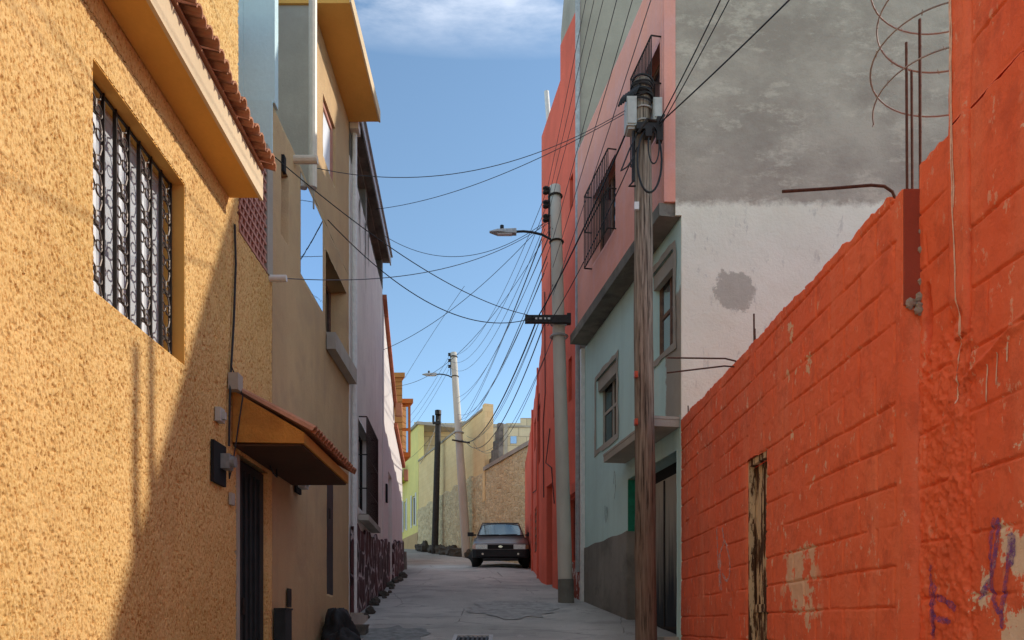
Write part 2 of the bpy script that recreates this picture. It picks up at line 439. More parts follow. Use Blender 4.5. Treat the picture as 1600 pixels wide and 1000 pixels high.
def m_sidewall():
    n = N('cement_side_wall')
    P = n.pos()
    up = n.mix(n.rng(n.noise(1.3, 12, .70, n.vec((.8, 1, 1.1))), .38, .62), (.34, .29, .235, 1), (.48, .42, .34, 1))
    up = n.mix(n.rng(n.noise(3.1, 12, .75, n.vec((.6, 1, 1.3))), .53, .62, 0, .6), up, (.62, .55, .44, 1))
    lo = n.mix(n.rng(n.noise(1.1, 7, .6), .35, .65), (.80, .76, .62, 1), (.89, .85, .71, 1))
    lo = n.mix(n.rng(n.noise(6, 7, .7, n.vec((1.4, 1, .5))), .6, .68, 0, .4), lo, (.36, .335, .30, 1))
    edge = n.math('ADD', P[2], n.math('MULTIPLY', n.noise(3.5, 7, .7), .35))
    c = n.mix(n.rng(edge, 5.42, 5.34), up, lo)
    d = n.node('VectorMath', operation='DISTANCE'); n.link(n.tc.outputs['Object'], d.inputs[0]); d.inputs[1].default_value = (2.85, 9.12, 4.12)
    dd = n.math('ADD', d.outputs['Value'], n.math('MULTIPLY', n.noise(3.6, 9, .75), .55))
    st_ = n.mix(n.noise(7, 6, .7), (.36, .335, .27, 1), (.54, .50, .42, 1))
    c = n.mix(n.rng(dd, .53, .50, 0, .85), c, st_)
    n.color(c); n.bump(n.math('ADD', n.noise(30, 6, .7), n.math('MULTIPLY', n.noise(5, 5), 1.5)), .5, .02); return n.m
M['sidewall'] = m_sidewall()

def m_teal():
    n = N('teal_paint_with_bare_cement')
    P = n.pos()
    c = n.mix(n.rng(n.noise(.9, 6, .6), .3, .7), (.49, .67, .63, 1), (.55, .74, .69, 1))
    c = n.mix(n.rng(n.noise(2.3, 5, .6, n.vec((1.8, 1.8, .16))), .5, .75, 0, .4), c, (.38, .50, .45, 1))
    nz_ = n.math('MULTIPLY', n.noise(4, 6, .65), .25)
    f = n.math('MULTIPLY', n.rng(n.math('ADD', P[1], nz_), 9.78, 9.74), n.math('MULTIPLY', n.rng(n.math('ADD', P[2], nz_), 4.33, 4.28), n.rng(n.math('ADD', P[2], nz_), 2.7, 2.75)))
    c = n.mix(f, c, n.mix(n.noise(3, 6), (.32, .28, .23, 1), (.45, .40, .33, 1)))
    n.color(c); n.bump(n.noise(38, 6, .65), .3, .012); return n.m
M['teal'] = m_teal()

def m_rubble():
    n = N('rubble_stone')
    v = n.node('TexVoronoi'); v.inputs['Scale'].default_value = 7.5
    dv = n.mix(.25, n.vec((1, 1, 1.3)), n.noise(4, 4)); n.link(dv, v.inputs['Vector'])
    e = n.node('TexVoronoi', feature='DISTANCE_TO_EDGE'); e.inputs['Scale'].default_value = 7.5; n.link(dv, e.inputs['Vector'])
    s = n.node('SeparateColor'); n.link(v.outputs['Color'], s.inputs[0])
    c = n.mix(s.outputs[0], (.62, .43, .21, 1), (.95, .76, .44, 1))
    c = n.mix(n.rng(s.outputs[1], .7, .9, 0, .5), c, (.46, .34, .20, 1))
    c = n.mix(n.rng(n.noise(7, 6, .7), .35, .7, 0, .6), c, (.78, .62, .38, 1))
    c = n.mix(n.rng(e.outputs[0], .09, .03), c, (.80, .66, .42, 1))
    n.color(c); n.bump(n.math('ADD', n.rng(e.outputs[0], 0, .2), n.math('MULTIPLY', n.noise(12, 5), .5)), .8, .05); return n.m
M['rubble'] = m_rubble()

def m_block(name, c1, c2, mortar, bw=.42, bh=.22, rot=0.0, msz=.012, bump=.6, yaxis=True):
    n = N(name)
    vm = n.node('CombineXYZ'); P = n.pos()
    if yaxis: n.link(P[1], vm.inputs[0])
    else: n.link(P[0], vm.inputs[0])
    n.link(P[2], vm.inputs[1])
    b = n.node('TexBrick'); n.link(vm.outputs[0], b.inputs['Vector'])
    b.inputs['Color1'].default_value = c1; b.inputs['Color2'].default_value = c2; b.inputs['Mortar'].default_value = mortar
    b.inputs['Scale'].default_value = 1; b.inputs['Brick Width'].default_value = bw; b.inputs['Row Height'].default_value = bh
    b.inputs['Mortar Size'].default_value = msz; b.inputs['Mortar Smooth'].default_value = .4
    c = n.mix(n.rng(n.noise(1.2, 7, .65), .35, .7, 0, .45), b.outputs[0], scale_c(c1, .7))
    c = n.mix(n.rng(n.noise(2, 5, .6, n.vec((1.5, 1.5, .2))), .5, .75, 0, .35), c, mortar)
    n.color(c)
    n.bump(n.math('ADD', n.math('MULTIPLY', b.outputs['Fac'], -1.0), n.math('MULTIPLY', n.noise(30, 5), .4)), bump, .02); return n.m
M['creamblock'] = m_block('cream_block', (.90, .64, .31, 1), (.94, .69, .35, 1), (.80, .56, .28, 1), msz=.008, bump=.3)
M['greyblock'] = m_block('sandy_grey_block', (.62, .52, .34, 1), (.74, .63, .43, 1), (.46, .38, .26, 1), bw=.9, bh=.5, msz=.03, yaxis=False)
M['siding'] = m_block('orange_boarding', (.60, .25, .07, 1), (.66, .29, .085, 1), (.36, .13, .03, 1), bw=60, bh=.22, msz=.022, yaxis=False)

def m_stonecladding():
    n = N('maroon_stone_cladding')
    vv = n.mix(.2, n.vec((1, 1, .75)), n.noise(3, 4))
    e = n.node('TexVoronoi', feature='DISTANCE_TO_EDGE'); e.inputs['Scale'].default_value = 3.6; n.link(vv, e.inputs['Vector'])
    v = n.node('TexVoronoi'); v.inputs['Scale'].default_value = 3.6; n.link(vv, v.inputs['Vector'])
    s = n.node('SeparateColor'); n.link(v.outputs['Color'], s.inputs[0])
    c = n.mix(s.outputs[0], (.035, .016, .017, 1), (.10, .034, .036, 1))
    c = n.mix(n.math('MULTIPLY', n.rng(e.outputs[0], .07, .045), n.rng(n.noise(3, 4), .38, .5)), c, (.45, .37, .37, 1))
    n.color(c); n.b.inputs['Roughness'].default_value = .7
    n.bump(n.math('ADD', n.rng(e.outputs[0], .02, .14), n.math('MULTIPLY', n.noise(14, 5), .4)), .9, .05); return n.m
M['cladding'] = m_stonecladding()
M['rock'] = plaster('dark_rock', (.11, .095, .075, 1), var=.4, grain=14, bump=.9, streak=.1, dirt=(.05, .045, .04, 1), dirt_amt=.6)

def m_flakydoor():
    n = N('flaking_timber_door')
    g = n.noise(10, 5, .6, n.vec((3, 3, .25)))
    c = n.mix(n.rng(g, .3, .7), (.045, .022, .013, 1), (.15, .072, .035, 1))
    f = n.noise(7, 7, .7, n.vec((2, 2.2, .35)))
    z = n.pos()[2]
    c = n.mix(n.rng(n.math('ADD', f, n.rng(z, -.4, 1.2, .0, .05)), .535, .56), c, (.66, .48, .29, 1))
    n.color(c); n.bump(n.noise(14, 6, .65, n.vec((3, 3, .3))), .6, .015); return n.m
M['flaky'] = m_flakydoor()

def m_gate():
    n = N('worn_steel_sheet')
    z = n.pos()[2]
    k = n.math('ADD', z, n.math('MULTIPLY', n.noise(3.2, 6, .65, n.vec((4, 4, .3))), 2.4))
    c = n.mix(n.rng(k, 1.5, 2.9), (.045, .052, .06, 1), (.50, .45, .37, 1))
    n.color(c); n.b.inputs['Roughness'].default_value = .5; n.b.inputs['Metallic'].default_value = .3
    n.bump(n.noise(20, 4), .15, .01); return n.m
M['gate'] = m_gate()

# spray paint
def m_spray(name, col, a0, a1):
    n = N(name); n.color(col); n.b.inputs['Roughness'].default_value = .8
    n.link(n.math('MULTIPLY', n.rng(n.noise(26, 6, .7), .36, .60, a0, a1), n.rng(n.noise(150, 2), .3, .6, .6, 1.0)), n.b.inputs['Alpha'])
    return n.m
M['purple'] = m_spray('purple_spray', (.22, .10, .36, 1), .12, .78)
M['whitespray'] = m_spray('pale_chalk_spray', (.70, .52, .47, 1), .1, .8)
M['blackspray'] = m_spray('black_spray', (.035, .04, .04, 1), .2, .85)
M['greywire'] = plain('dull_grey_wire', (.30, .285, .26, 1), .6, bump=0)
M['drip'] = plain('cream_paint_drip', (.86, .55, .42, 1), .8, var=.25, sc_=30)
M['piercol'] = plaster('dark_red_pier_face', (.40, .085, .05, 1), var=.25, grain=40, bump=.4, streak=.3)
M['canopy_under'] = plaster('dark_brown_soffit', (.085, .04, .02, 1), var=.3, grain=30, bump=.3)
M['ochre_rough'] = plaster('stained_ochre_render', (.58, .25, .05, 1), var=.25, grain=38, bump=1.0, streak=.3, dirt=(.26, .09, .02, 1), dirt_amt=.7)
# ------------------------------------------------------------------ the ground: one climbing street
FL = Facade(-2.3, 0, 0, 1); FD = Facade(-2.3, 11.15, -.05, 1)
FR = Facade(2.2, 0, 0, -1); FM = Facade(2.29, 0, 0, -1)
FT = Facade(2.2, 9.12, -.163, -1); FP = Facade(2.1, 9.12, -.175, -1)
FI = Facade(1.48, 13.55, -.168, -1); FQ = Facade(.9, 17, -.02, -1)
FH = Facade(.78, 26, -.39, -1)

ys = np.concatenate([np.linspace(-80, 4, 12), np.arange(4.4, 46, .2), np.linspace(47, 140, 12), [600]])
xs = np.concatenate([[-400, -60, -8], np.arange(-3.6, 3.0, .16), [8, 60, 400]])
def road_z(x, y):
    return gz(y) + (.02 * (math.sin(x * 2.1 + y * .7) * math.sin(y * .9 + 1) + .6 * math.sin(x * 3 + y * 1.3)) if 4 < y < 46 and abs(x) < 4 else 0)
g = MB()
for y in ys:
    for x in xs:
        g.v.append((x, y, road_z(x, y)))
nx = len(xs)
for i in range(len(ys) - 1):
    for j in range(nx - 1):
        a = i * nx + j; g.f.append((a, a + 1, a + nx + 1, a + nx))
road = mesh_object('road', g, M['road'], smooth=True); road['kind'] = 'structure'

def patch(name, cx, cy, rx, ry, mat, label, cat, seed):
    mb = MB(); r = random.Random(seed); n = 26; pts = []
    for k in range(n):
        a = 2 * math.pi * k / n; q = .72 + .45 * r.random()
        x = cx + rx * q * math.cos(a); y = cy + ry * q * math.sin(a)
        pts.append((x, y))
    R_ = 6
    for i in range(R_):
        for k in range(n):
            q = []
            for (kk, t) in ((k, i / R_), (k + 1, i / R_), (k + 1, (i + 1) / R_), (k, (i + 1) / R_)):
                x, y = pts[kk % n]; x = cx + (x - cx) * t; y = cy + (y - cy) * t
                q.append((x, y, road_z(x, y) + .010))
            mb.face(*(q if i else q[1:]))
    o = mesh_object(name, mb, mat); o['kind'] = 'structure'; return o
patch('road_patch', -1.42, 9.75, .5, .75, M['asphalt'], '', '', 3)
patch('road_patch', .15, 12.4, .8, 1.0, plain('old_concrete_patch', (.36, .36, .34, 1), .9, var=.35, sc_=7, bump=.5), '', '', 5)

def body(root, x0, x1, y0, y1, z0, z1, mat, name='side_wall', roof=None):
    """hollow shell behind a front: two side walls, back wall and flat roof"""
    t = .2
    for ya in (y0, y1 - t): o = mesh_object(name, MB().box((x0, ya, z0), (x1, ya + t, z1)), mat, root)
    mb = MB(); xb = x0 if abs(x0) > abs(x1) else x1 - t
    mb.box((xb, y0 + t + .002, z0), (xb + t, y1 - t - .002, z1))
    mesh_object('back_wall', mb, mat, root)
    r = MB().box((x0, y0, z1 + .002), (x1, y1, z1 + .16))
    mesh_object('roof', r, roof or M['concrete'], root)
    return o

def window(F, root, d0, d1, z0, z1, inset, frame, pane, cols=2, rows=1, fw=.045, bars=None, name='window', low=0.0):
    f = MB()
    o0, o1 = -inset - .05, -inset
    for a, b in ((d0, d0 + fw), (d1 - fw, d1)): F.box(f, a, b, z0, z1, o0, o1)
    for a, b in ((z0, z0 + fw), (z1 - fw, z1)): F.box(f, d0 + fw, d1 - fw, a, b, o0, o1)
    for k in range(1, cols):
        u = d0 + (d1 - d0) * k / cols; F.box(f, u - fw / 2, u + fw / 2, z0 + fw, z1 - fw, o0, o1 - .003)
    for k in range(1, rows):
        u = z0 + (z1 - z0) * k / rows; F.box(f, d0 + fw, d1 - fw, u - fw / 2, u + fw / 2, o0, o1 - .006)
    wf = mesh_object(name, f, frame, root)
    p = MB(); F.box(p, d0 + .01, d1 - .01, z0 + .01, z1 - .01, -inset - .035, -inset - .022)
    mesh_object('pane', p, pane, wf)
    if bars:
        b = MB(); n = bars
        for k in range(n + 1):
            u = d0 + (d1 - d0) * k / n
            b.tube([F.p(u, z0, -inset + .03), F.p(u, z1, -inset + .03)], .008, 4)
        for k in range(4):
            z = z0 + (z1 - z0) * (k + .5) / 4
            b.tube([F.p(d0, z, -inset + .03), F.p(d1, z, -inset + .03)], .008, 4)
        mesh_object('grille', b, M['iron'], wf)
    return wf

def door(F, root, d0, d1, z0, z1, inset, mat, panels=True, name='door'):
    m = MB(); F.box(m, d0, d1, z0, z1, -inset - .05, -inset)
    if panels:
        for k in range(3):
            a = z0 + (z1 - z0) * (k + .12) / 3; b = z0 + (z1 - z0) * (k + .88) / 3
            F.box(m, d0 + .1 * (d1 - d0), d1 - .1 * (d1 - d0), a, b, -inset + .001, -inset + .018)
    o = mesh_object(name, m, mat, root)
    h = MB(); h.tube([F.p(d0 + .1, z0 + 1.0, -inset + .02), F.p(d0 + .1, z0 + 1.14, -inset + .02)], .012, 5)
    mesh_object('handle', h, M['iron'], o)
    return o

def tiles(mb, fn, n, width, r=.055, seg=5):
    """half-round tiles side by side; fn(u) gives the (upper end, lower end) points for a tile centred at u"""
    for k in range(n):
        a, b, side = fn(k); a = Vector(a); b = Vector(b); side = Vector(side).normalized()
        up = side.cross(b - a).normalized()
        if up.z < 0: up = -up
        ra, rb = r * .72, r * 1.1
        base = len(mb.v)
        for (c, q) in ((a, ra), (b, rb)):
            for th in (0.0, .012):
                for s in range(seg + 1):
                    t = math.pi * s / seg
                    mb.v.append(tuple(c + side * math.cos(t) * (q - th) + up * math.sin(t) * (q - th)))
        m = seg + 1
        for s in range(seg):
            mb.f.append((base + s, base + s + 1, base + 2 * m + s + 1, base + 2 * m + s))
            mb.f.append((base + m + s + 1, base + m + s, base + 3 * m + s, base + 3 * m + s + 1))
            mb.f.append((base + 2 * m + s, base + 2 * m + s + 1, base + 3 * m + s + 1, base + 3 * m + s))
            mb.f.append((base + s + 1, base + s, base + m + s, base + m + s + 1))

# ================================================================== LEFT: ochre roughcast house
A = thing('house', (-2.3, 5.0, gz(5)), 'ochre yellow roughcast house with a scrollwork window grille and tiled eave', 'house')
def h_rough(D, Z):
    n1 = vnoise(D * 112, Z * 48, 1); n2 = vnoise(D * 190, Z * 150, 2); n3 = fbm(D * 1.2, Z * 1.2, 3, 2)
    pit = np.clip((n1 + .35 * (n2 - .5) - .60) / .2, 0, 1)
    return -.013 * pit * (.6 + .8 * vnoise(D * 9, Z * 9, 8)) + .004 * (n2 - .5) + .008 * (n3 - .5)
W0 = (4.16, 5.37, 1.885, 3.205); DR = (6.45, 7.26, -3, 1.50)
relief_wall('wall', FL, 2.75, 7.38, -1.35, 3.44, .0052, h_rough, M['yellow'], A, holes=[W0, DR], thick=.30)
relief_wall('upper_wall', FL, 2.75, 6.45, 3.445, 6.0, .0075, h_rough, M['yellow'], A, thick=.30)
wb = MB(); FL.box(wb, -4, 2.74, -3, 6.0, -.3, 0); mesh_object('wall', wb, M['yellow'], A)
body(A, -9, -2.605, -4, 6.45, -3, 6.0, M['yellow'])
tb = MB(); tb.box((-9, 6.46, -2), (-2.61, 7.38, 3.40)); mesh_object('terrace', tb, M['concrete'], A)
# window
wf = MB(); iw = .16
for a, b in ((W0[0], W0[0] + .03), (W0[1] - .03, W0[1])): FL.box(wf, a, b, W0[2], W0[3], -iw - .05, -iw)
for z0, z1 in ((W0[2], W0[2] + .03), (W0[3] - .03, W0[3])): FL.box(wf, W0[0] + .03, W0[1] - .03, z0, z1, -iw - .05, -iw)
for k in range(1, 4):
    u = W0[0] + (W0[1] - W0[0]) * k / 4; FL.box(wf, u - .017, u + .017, W0[2] + .03, W0[3] - .03, -iw - .05, -iw - .002)
wframe = mesh_object('window', wf, M['whiteframe'], A)
pm = MB(); FL.box(pm, W0[0] + .01, W0[1] - .01, W0[2] + .01, W0[3] - .01, -iw - .035, -iw - .02); mesh_object('pane', pm, M['curtain'], wframe)
gr = MB(); scrolls = []
og = -.10
panels = [(4.28, 4.44), (4.58, 4.74), (4.88, 5.04), (5.19, 5.34)]
for a, b in panels:
    sc_ = MB(); scrolls.append(sc_)
    for u in (a, b):
        gr.hexa([FL.p(u - .005, W0[2], og - .012), FL.p(u + .005, W0[2], og - .012), FL.p(u + .008, W0[2], og + .012), FL.p(u - .007, W0[2], og + .012),
                 FL.p(u - .005, W0[3], og - .012), FL.p(u + .005, W0[3], og - .012), FL.p(u + .005, W0[3], og + .012), FL.p(u - .005, W0[3], og + .012)])
    m = (a + b) / 2; hw = (b - a) / 2
    H = (W0[3] - W0[2]) / 4
    for k in range(4):
        zc = W0[2] + H * k
        for sx in (-1, 1):
            def P(t, z, s=sx): return FL.p(m + s * t * hw, z, og)
            # each module: a curl at the foot, a sweep across, a curl at the head
            sc_.ring(P(.48, zc + .045), .032, .0058, (0, 1, 0), (0, 0, 1), 14, 5)
            sc_.ring(P(.48, zc + H * .5 + .02), .036, .0058, (0, 1, 0), (0, 0, 1), 14, 5)
            sc_.tube([P(.80, zc + .045), P(.86, zc + .09), P(.55, zc + .14), P(.12, zc + H * .5 - .015), P(.08, zc + H * .5 + .01)], .0058, 5)
            sc_.tube([P(.08, zc + H * .5 + .03), P(.12, zc + H * .5 + .075), P(.6, zc + H - .07), P(.85, zc + H - .02), P(.8, zc + H)], .0058, 5)
        sc_.box(tuple(FL.p(m - .02, zc + H * .5 - .012, og - .012)), tuple(FL.p(m + .02, zc + H * .5 + .012, og + .012)))
for z in (W0[2] + .02, W0[3] - .02): FL.box(gr, W0[0], W0[1], z - .008, z + .008, og - .006, og + .006)
rv = MB(); t_ = .007
FL.box(rv, W0[0] - .002, W0[0] + t_, W0[2], W0[3], -.29, -.008); FL.box(rv, W0[1] - t_, W0[1] + .002, W0[2], W0[3], -.29, -.008)
FL.box(rv, W0[0] + t_, W0[1] - t_, W0[2] - .002, W0[2] + t_, -.29, -.008); FL.box(rv, W0[0] + t_, W0[1] - t_, W0[3] - t_, W0[3] + .002, -.29, -.008)
mesh_object('window_reveal', rv, M['ochre_paint'], wframe)
grl = mesh_object('grille', gr, M['iron'], wframe)
for s_ in scrolls: mesh_object('scrollwork', s_, M['scroll'], wframe)
# eave: boxed soffit, cream fascia, a line of barrel tiles on top
ev = MB(); FL.box(ev, 2.0, 6.22, 3.60, 3.82, .004, .255); mesh_object('eave', ev, M['ochre_paint'], A)
fs = MB(); FL.box(fs, 1.98, 6.235, 3.585, 3.80, .257, .282); mesh_object('fascia', fs, M['cream_paint'], A)
tl = MB()
rt = random.Random(2)
def eave_tile(k):
    y = 6.19 - .093 * k + rt.uniform(-.008, .008); dz = rt.uniform(-.012, .014)
    return (-2.31, y, 3.93 + dz), (-2.31 + .41 + rt.uniform(-.015, .015), y, 3.825 + dz), (0, 1, 0)
tiles(tl, eave_tile, 44, .1, .045)
FL.box(tl, 2.0, 6.2, 3.822, 3.84, .02, .30)
mesh_object('roof_tiles', tl, M['terracotta'], A)
# openwork clay screen on the terrace with a post
scn = MB()
z0, z1, d0, d1 = 3.45, 4.64, 6.47, 7.2
row = .085; nr = int((z1 - z0) / row)
for k in range(nr):
    z = z0 + k * row
    FL.box(scn, d0, d1, z, z + .026, -.11, .005)
    nb = 8; off = (k % 2) * .5
    for j in range(nb + 1):
        c = d0 + (d1 - d0) * (j + off) / nb
        if c + .016 < d1: FL.box(scn, c, c + .032, z + .027, z + row - .001, -.105, 0)
FL.box(scn, d0, d1, z0 + nr * row, z0 + nr * row + .03, -.11, .005)
mesh_object('clay_screen', scn, M['clay'], A)
sb = MB(); FL.box(sb, d0, d1, z0, z1 - .05, -.17, -.125); mesh_object('screen_backing', sb, M['terracotta'], A)
po = MB(); FL.box(po, 7.205, 7.375, 3.445, 4.70, -.15, .012); mesh_object('post', po, M['concrete'], A)
ps = MB(); ps.tube([FL.p(7.3, 3.43, -.02), FL.p(7.3, 3.43, .17)], .033, 10); mesh_object('drain_spout', ps, M['whitepvc'], A, smooth=False)
# doorway under its little tiled canopy
dr = MB(); FL.box(dr, DR[0] + .02, DR[1] - .02, -2, 1.48, -.09, -.04)
for k in range(5): FL.box(dr, DR[0] + .1 + .13 * k, DR[0] + .13 + .13 * k, -.9, 1.4, -.039, -.02)
dd = mesh_object('door', dr, M['darkdoor'], A)
hd = MB(); hd.tube([FL.p(6.6, .1, -.015), FL.p(6.6, .25, -.015)], .014, 6); mesh_object('handle', hd, M['iron'], dd)
jb = MB(); FL.box(jb, DR[0] - .06, DR[0] - .002, -2, 1.48, -.2, .012); mesh_object('door_jamb', jb, M['concrete'], A)
cn = MB(); c0, c1, cx = 6.27, 8.06, .62
def canopy_solid(mb, d0, d1):
    a = [FL.p(d0, 1.56, .01), FL.p(d1, 1.56, .01), FL.p(d1, 1.55, cx), FL.p(d0, 1.55, cx)]
    b = [FL.p(d0, 2.00, .01), FL.p(d1, 2.00, .01), FL.p(d1, 1.64, cx), FL.p(d0, 1.64, cx)]
    mb.hexa(a + b)
canopy_solid(cn, c0, c1)
cano = mesh_object('canopy', cn, M['ochre_rough'], A)
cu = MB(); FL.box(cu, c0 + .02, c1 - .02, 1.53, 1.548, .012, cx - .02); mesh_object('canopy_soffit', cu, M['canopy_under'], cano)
ct = MB()
tiles(ct, lambda k: (FL.p(c0 + .04 + .1 * k, 2.03, .0), FL.p(c0 + .04 + .1 * k, 1.65 + rt.uniform(-.006, .006), cx + .07), (0, 1, 0)), 18, .1, .056)
FL.box(ct, c0 - .02, c0 + .01, 2.0, 2.035, .0, .05)
mesh_object('canopy_tiles', ct, M['terracotta'], cano)
cj = MB(); FL.box(cj, 6.18, 6.30, 1.98, 2.12, .008, .09); mesh_object('mortar_cap', cj, M['concrete'], A)
mt = MB(); FL.box(mt, 5.82, 6.08, 1.14, 1.47, .005, .03); mtr = mesh_object('meter_plate', mt, M['dark'], A)
mm = MB(); FL.box(mm, 5.95, 6.05, 1.27, 1.39, .032, .10); mm.tube([FL.p(6.0, 1.33, .10), FL.p(6.0, 1.33, .135)], .045, 12)
mesh_object('electric_meter', mm, plain('grey_meter_case', (.22, .22, .21, 1), .5), mtr)
bx = MB(); FL.box(bx, 5.9, 6.0, 1.64, 1.75, .006, .05); FL.box(bx, 5.93, 5.97, 1.66, 1.72, .052, .075); mesh_object('junction_box', bx, M['plastic'], A)
sw = MB(); FL.box(sw, 6.2, 6.28, 1.02, 1.12, .006, .03); mesh_object('doorbell', sw, M['cement_trim'], A)
for pts_, r_ in (([(6.3, 3.42, .02), (6.33, 3.1, .018), (6.28, 2.6, .02), (6.22, 2.2, .02), (6.17, 1.9, .025), (6.17, 1.5, .02)], .010),
                 ([(6.2, 2.2, .02), (6.27, 1.95, .1), (6.22, 1.35, .03), (6.12, 1.22, .04), (6.06, 1.3, .06)], .006),
                 ([(7.0, 1.52, .1), (7.05, 1.45, .12), (7.15, 1.44, .12), (7.2, 1.52, .1)], .008)):
    mesh_object('wall_wiring', MB().tube([FL.p(*q) for q in pts_], r_, 5), M['cable'], A)

# ================================================================== LEFT: tan house with the jutting roof slab
C = thing('house', (-2.3, 9.2, gz(9.2)), 'tan brown plastered house with pale blue side wall and jutting roof slab', 'house')
h_wav = lambda a, b: -.012 * fbm(a * 2.2, b * 2.2, 140, 3) - .006 * fbm(a * 14, b * 14, 150, 2)
mb = MB(); wh = [(8.46, 9.50, 4.03, 5.2), (9.66, 10.95, 3.86, 4.93), (9.72, 10.10, .42, 2.18), (7.72, 7.98, 4.1, 4.84)]
relief_wall('wall', FL, 7.42, 11.12, -2.5, 5.25, .03, h_wav, M['brown'], C, holes=wh, thick=.3, topfun=lambda d: 5.25 + .02 * (vnoise(d * 6, d * 0, 3) - .5))
relief_wall('upper_wall', FL, 9.06, 11.12, 5.262, 7.578, .03, h_wav, M['brown'], C, holes=[(9.52, 10.2, 6.05, 6.86)], thick=.3)
mb = MB(); mb.box((-9, 7.42, -2), (-2.602, 7.54, 7.9)); mb.box((-2.601, 7.388, 3.46), (-2.302, 7.415, 5.253)); mb.box((-2.601, 7.424, 5.254), (-2.285, 7.54, 7.9)); mesh_object('side_wall', mb, M['bluewall'], C)
mb = MB(); mb.box((-9, 9.03, 5.1), (-2.30, 9.055, 7.578)); mesh_object('terrace_wall', mb, M['concrete'], C)
mb = MB(); mb.box((-9, 7.55, 4.2), (-2.605, 9.02, 4.35)); mesh_object('terrace_floor', mb, M['concrete'], C)
mb = MB(); mb.box((-9, 11.0, -2), (-2.605, 11.12, 7.578)); mesh_object('back_wall', mb, M['brown'], C)
mb = MB(); mb.box((-9, 9.0, 7.58), (-1.86, 11.12, 7.73)); mesh_object('roof_slab', mb, M['ochre_paint'], C)
mb = MB(); mb.box((-1.858, 8.98, 7.575), (-1.835, 11.13, 7.74)); mesh_object('slab_edge', mb, M['cream_paint'], C)
mb = MB(); mb.tube([FL.p(8.78, 5.2, .05), FL.p(8.78, 7.55, .05)], .05, 10); mesh_object('downpipe', mb, M['pvc'], C)
mb = MB(); mb.tube([FL.p(8.2, 5.17, -.1), FL.p(8.2, 5.17, .25)], .045, 10); mesh_object('drain_spout', mb, M['pvc'], C)
mb = MB(); FL.box(mb, 8.465, 9.495, 4.035, 5.195, -.03, -.008); mw = mesh_object('mirror_window', mb, M['mirror'], C)
window(FL, C, 9.66, 10.95, 3.86, 4.93, .24, M['woodframe'], M['glass'], 3, 1)
mb = MB(); FL.box(mb, 9.66, 11.08, 3.62, 3.84, .003, .12); mesh_object('sill', mb, M['cement_trim'], C)
window(FL, C, 9.52, 10.2, 6.05, 6.86, .04, M['clay'], M['whiteframe'], 1, 1, .07)
mb = MB(); FL.box(mb, 7.72, 7.98, 4.1, 4.84, -.28, -.12); mesh_object('niche', mb, M['brown'], C)
mb = MB(); FL.box(mb, 7.73, 7.80, 4.76, 4.93, -.01, .02); mesh_object('vent_or_dark_hole', mb, M['dark'], C)  # black block painted in for the dark of a hole atop the slit
door(FL, C, 9.72, 10.10, .42, 2.18, .012, M['darkdoor'], False)
mb = MB(); FL.box(mb, 8.16, 8.36, 1.48, 1.72, .004, .03); mtr = mesh_object('meter_plate', mb, M['dark'], C)
mb = MB(); FL.box(mb, 8.2, 8.36, 1.54, 1.68, .032, .11); mb.tube([FL.p(8.28, 1.61, .11), FL.p(8.28, 1.61, .14)], .05, 10); mesh_object('electric_meter', mb, M['plastic'], mtr)
mb = MB(); FL.box(mb, 7.88, 8.0, .2, .4, .004, .02); mesh_object('vent_or_dark_hole', mb, M['iron'], C)

# ================================================================== LEFT: mauve-white house with stone cladding
D = thing('house', (-2.4, 13.3, gz(13.3)), 'mauve white plastered house with maroon stone cladding and a barred window', 'house')
relief_wall('wall', FD, 11.15, 15.6, -2, 7.1, .035, h_wav, M['mauve'], D, holes=[(12.1, 13.6, 1.95, 3.4)], thick=.25)
mb = MB(); FD.wall(mb, 11.15, 15.6, 7.102, 7.7, [(11.3, 12.9, 7.12, 7.62), (13.1, 15.4, 7.12, 7.62)], thick=.25); mesh_object('attic_wall', mb, M['soffit'], D)
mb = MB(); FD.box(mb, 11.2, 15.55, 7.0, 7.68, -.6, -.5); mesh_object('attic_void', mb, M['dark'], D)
mb = MB(); FD.box(mb, 11.2, 15.7, 7.702, 7.80, -5, .14); mesh_object('roof', mb, M['soffit'], D)
mb = MB(); FD.box(mb, 11.2, 15.72, 7.66, 7.83, .142, .165); FD.box(mb, 11.2, 15.72, 7.832, 7.85, .10, .2); mesh_object('roof_edge', mb, M['steel'], D)
mb = MB(); FD.box(mb, 11.14, 11.34, 7.5, 7.66, .002, .13); mesh_object('gutter_box', mb, M['pvc'], D)
mb = MB(); mb.tube([FD.p(11.28, .2, .05), FD.p(11.28, 7.5, .05)], .042, 8); mesh_object('downpipe', mb, M['whitepvc'], D)
body(D, -9, -2.8, 11.16, 15.55, -2, 7.1, M['mauve'])
wn = window(FD, D, 12.1, 13.6, 1.95, 3.4, .15, M['iron'], M['glass'], 3, 1)
mb = MB()
for k in range(13): mb.tube([FD.p(12.08 + .128 * k, 1.82, .13), FD.p(12.08 + .128 * k, 3.42, .13)], .008, 4)
for z in (1.82, 2.25, 2.8, 3.42):
    mb.tube([FD.p(12.08, z, .0), FD.p(12.08, z, .13), FD.p(13.62, z, .13), FD.p(13.62, z, 0)], .011, 4)
mesh_object('grille', mb, M['iron'], wn)
mb = MB(); FD.box(mb, 12.0, 13.7, 1.72, 1.81, .003, .17); mesh_object('sill', mb, M['cement_trim'], wn)
mb = MB(); FD.wall(mb, 11.17, 15.6, -1.5, lambda d: 1.52 + .055 * (d - 11.2) + .05 * math.sin(d * 5) + .03 * math.sin(d * 13), thick=.04, o=.05); mesh_object('stone_cladding', mb, M['cladding'], D)
rs = random.Random(9)
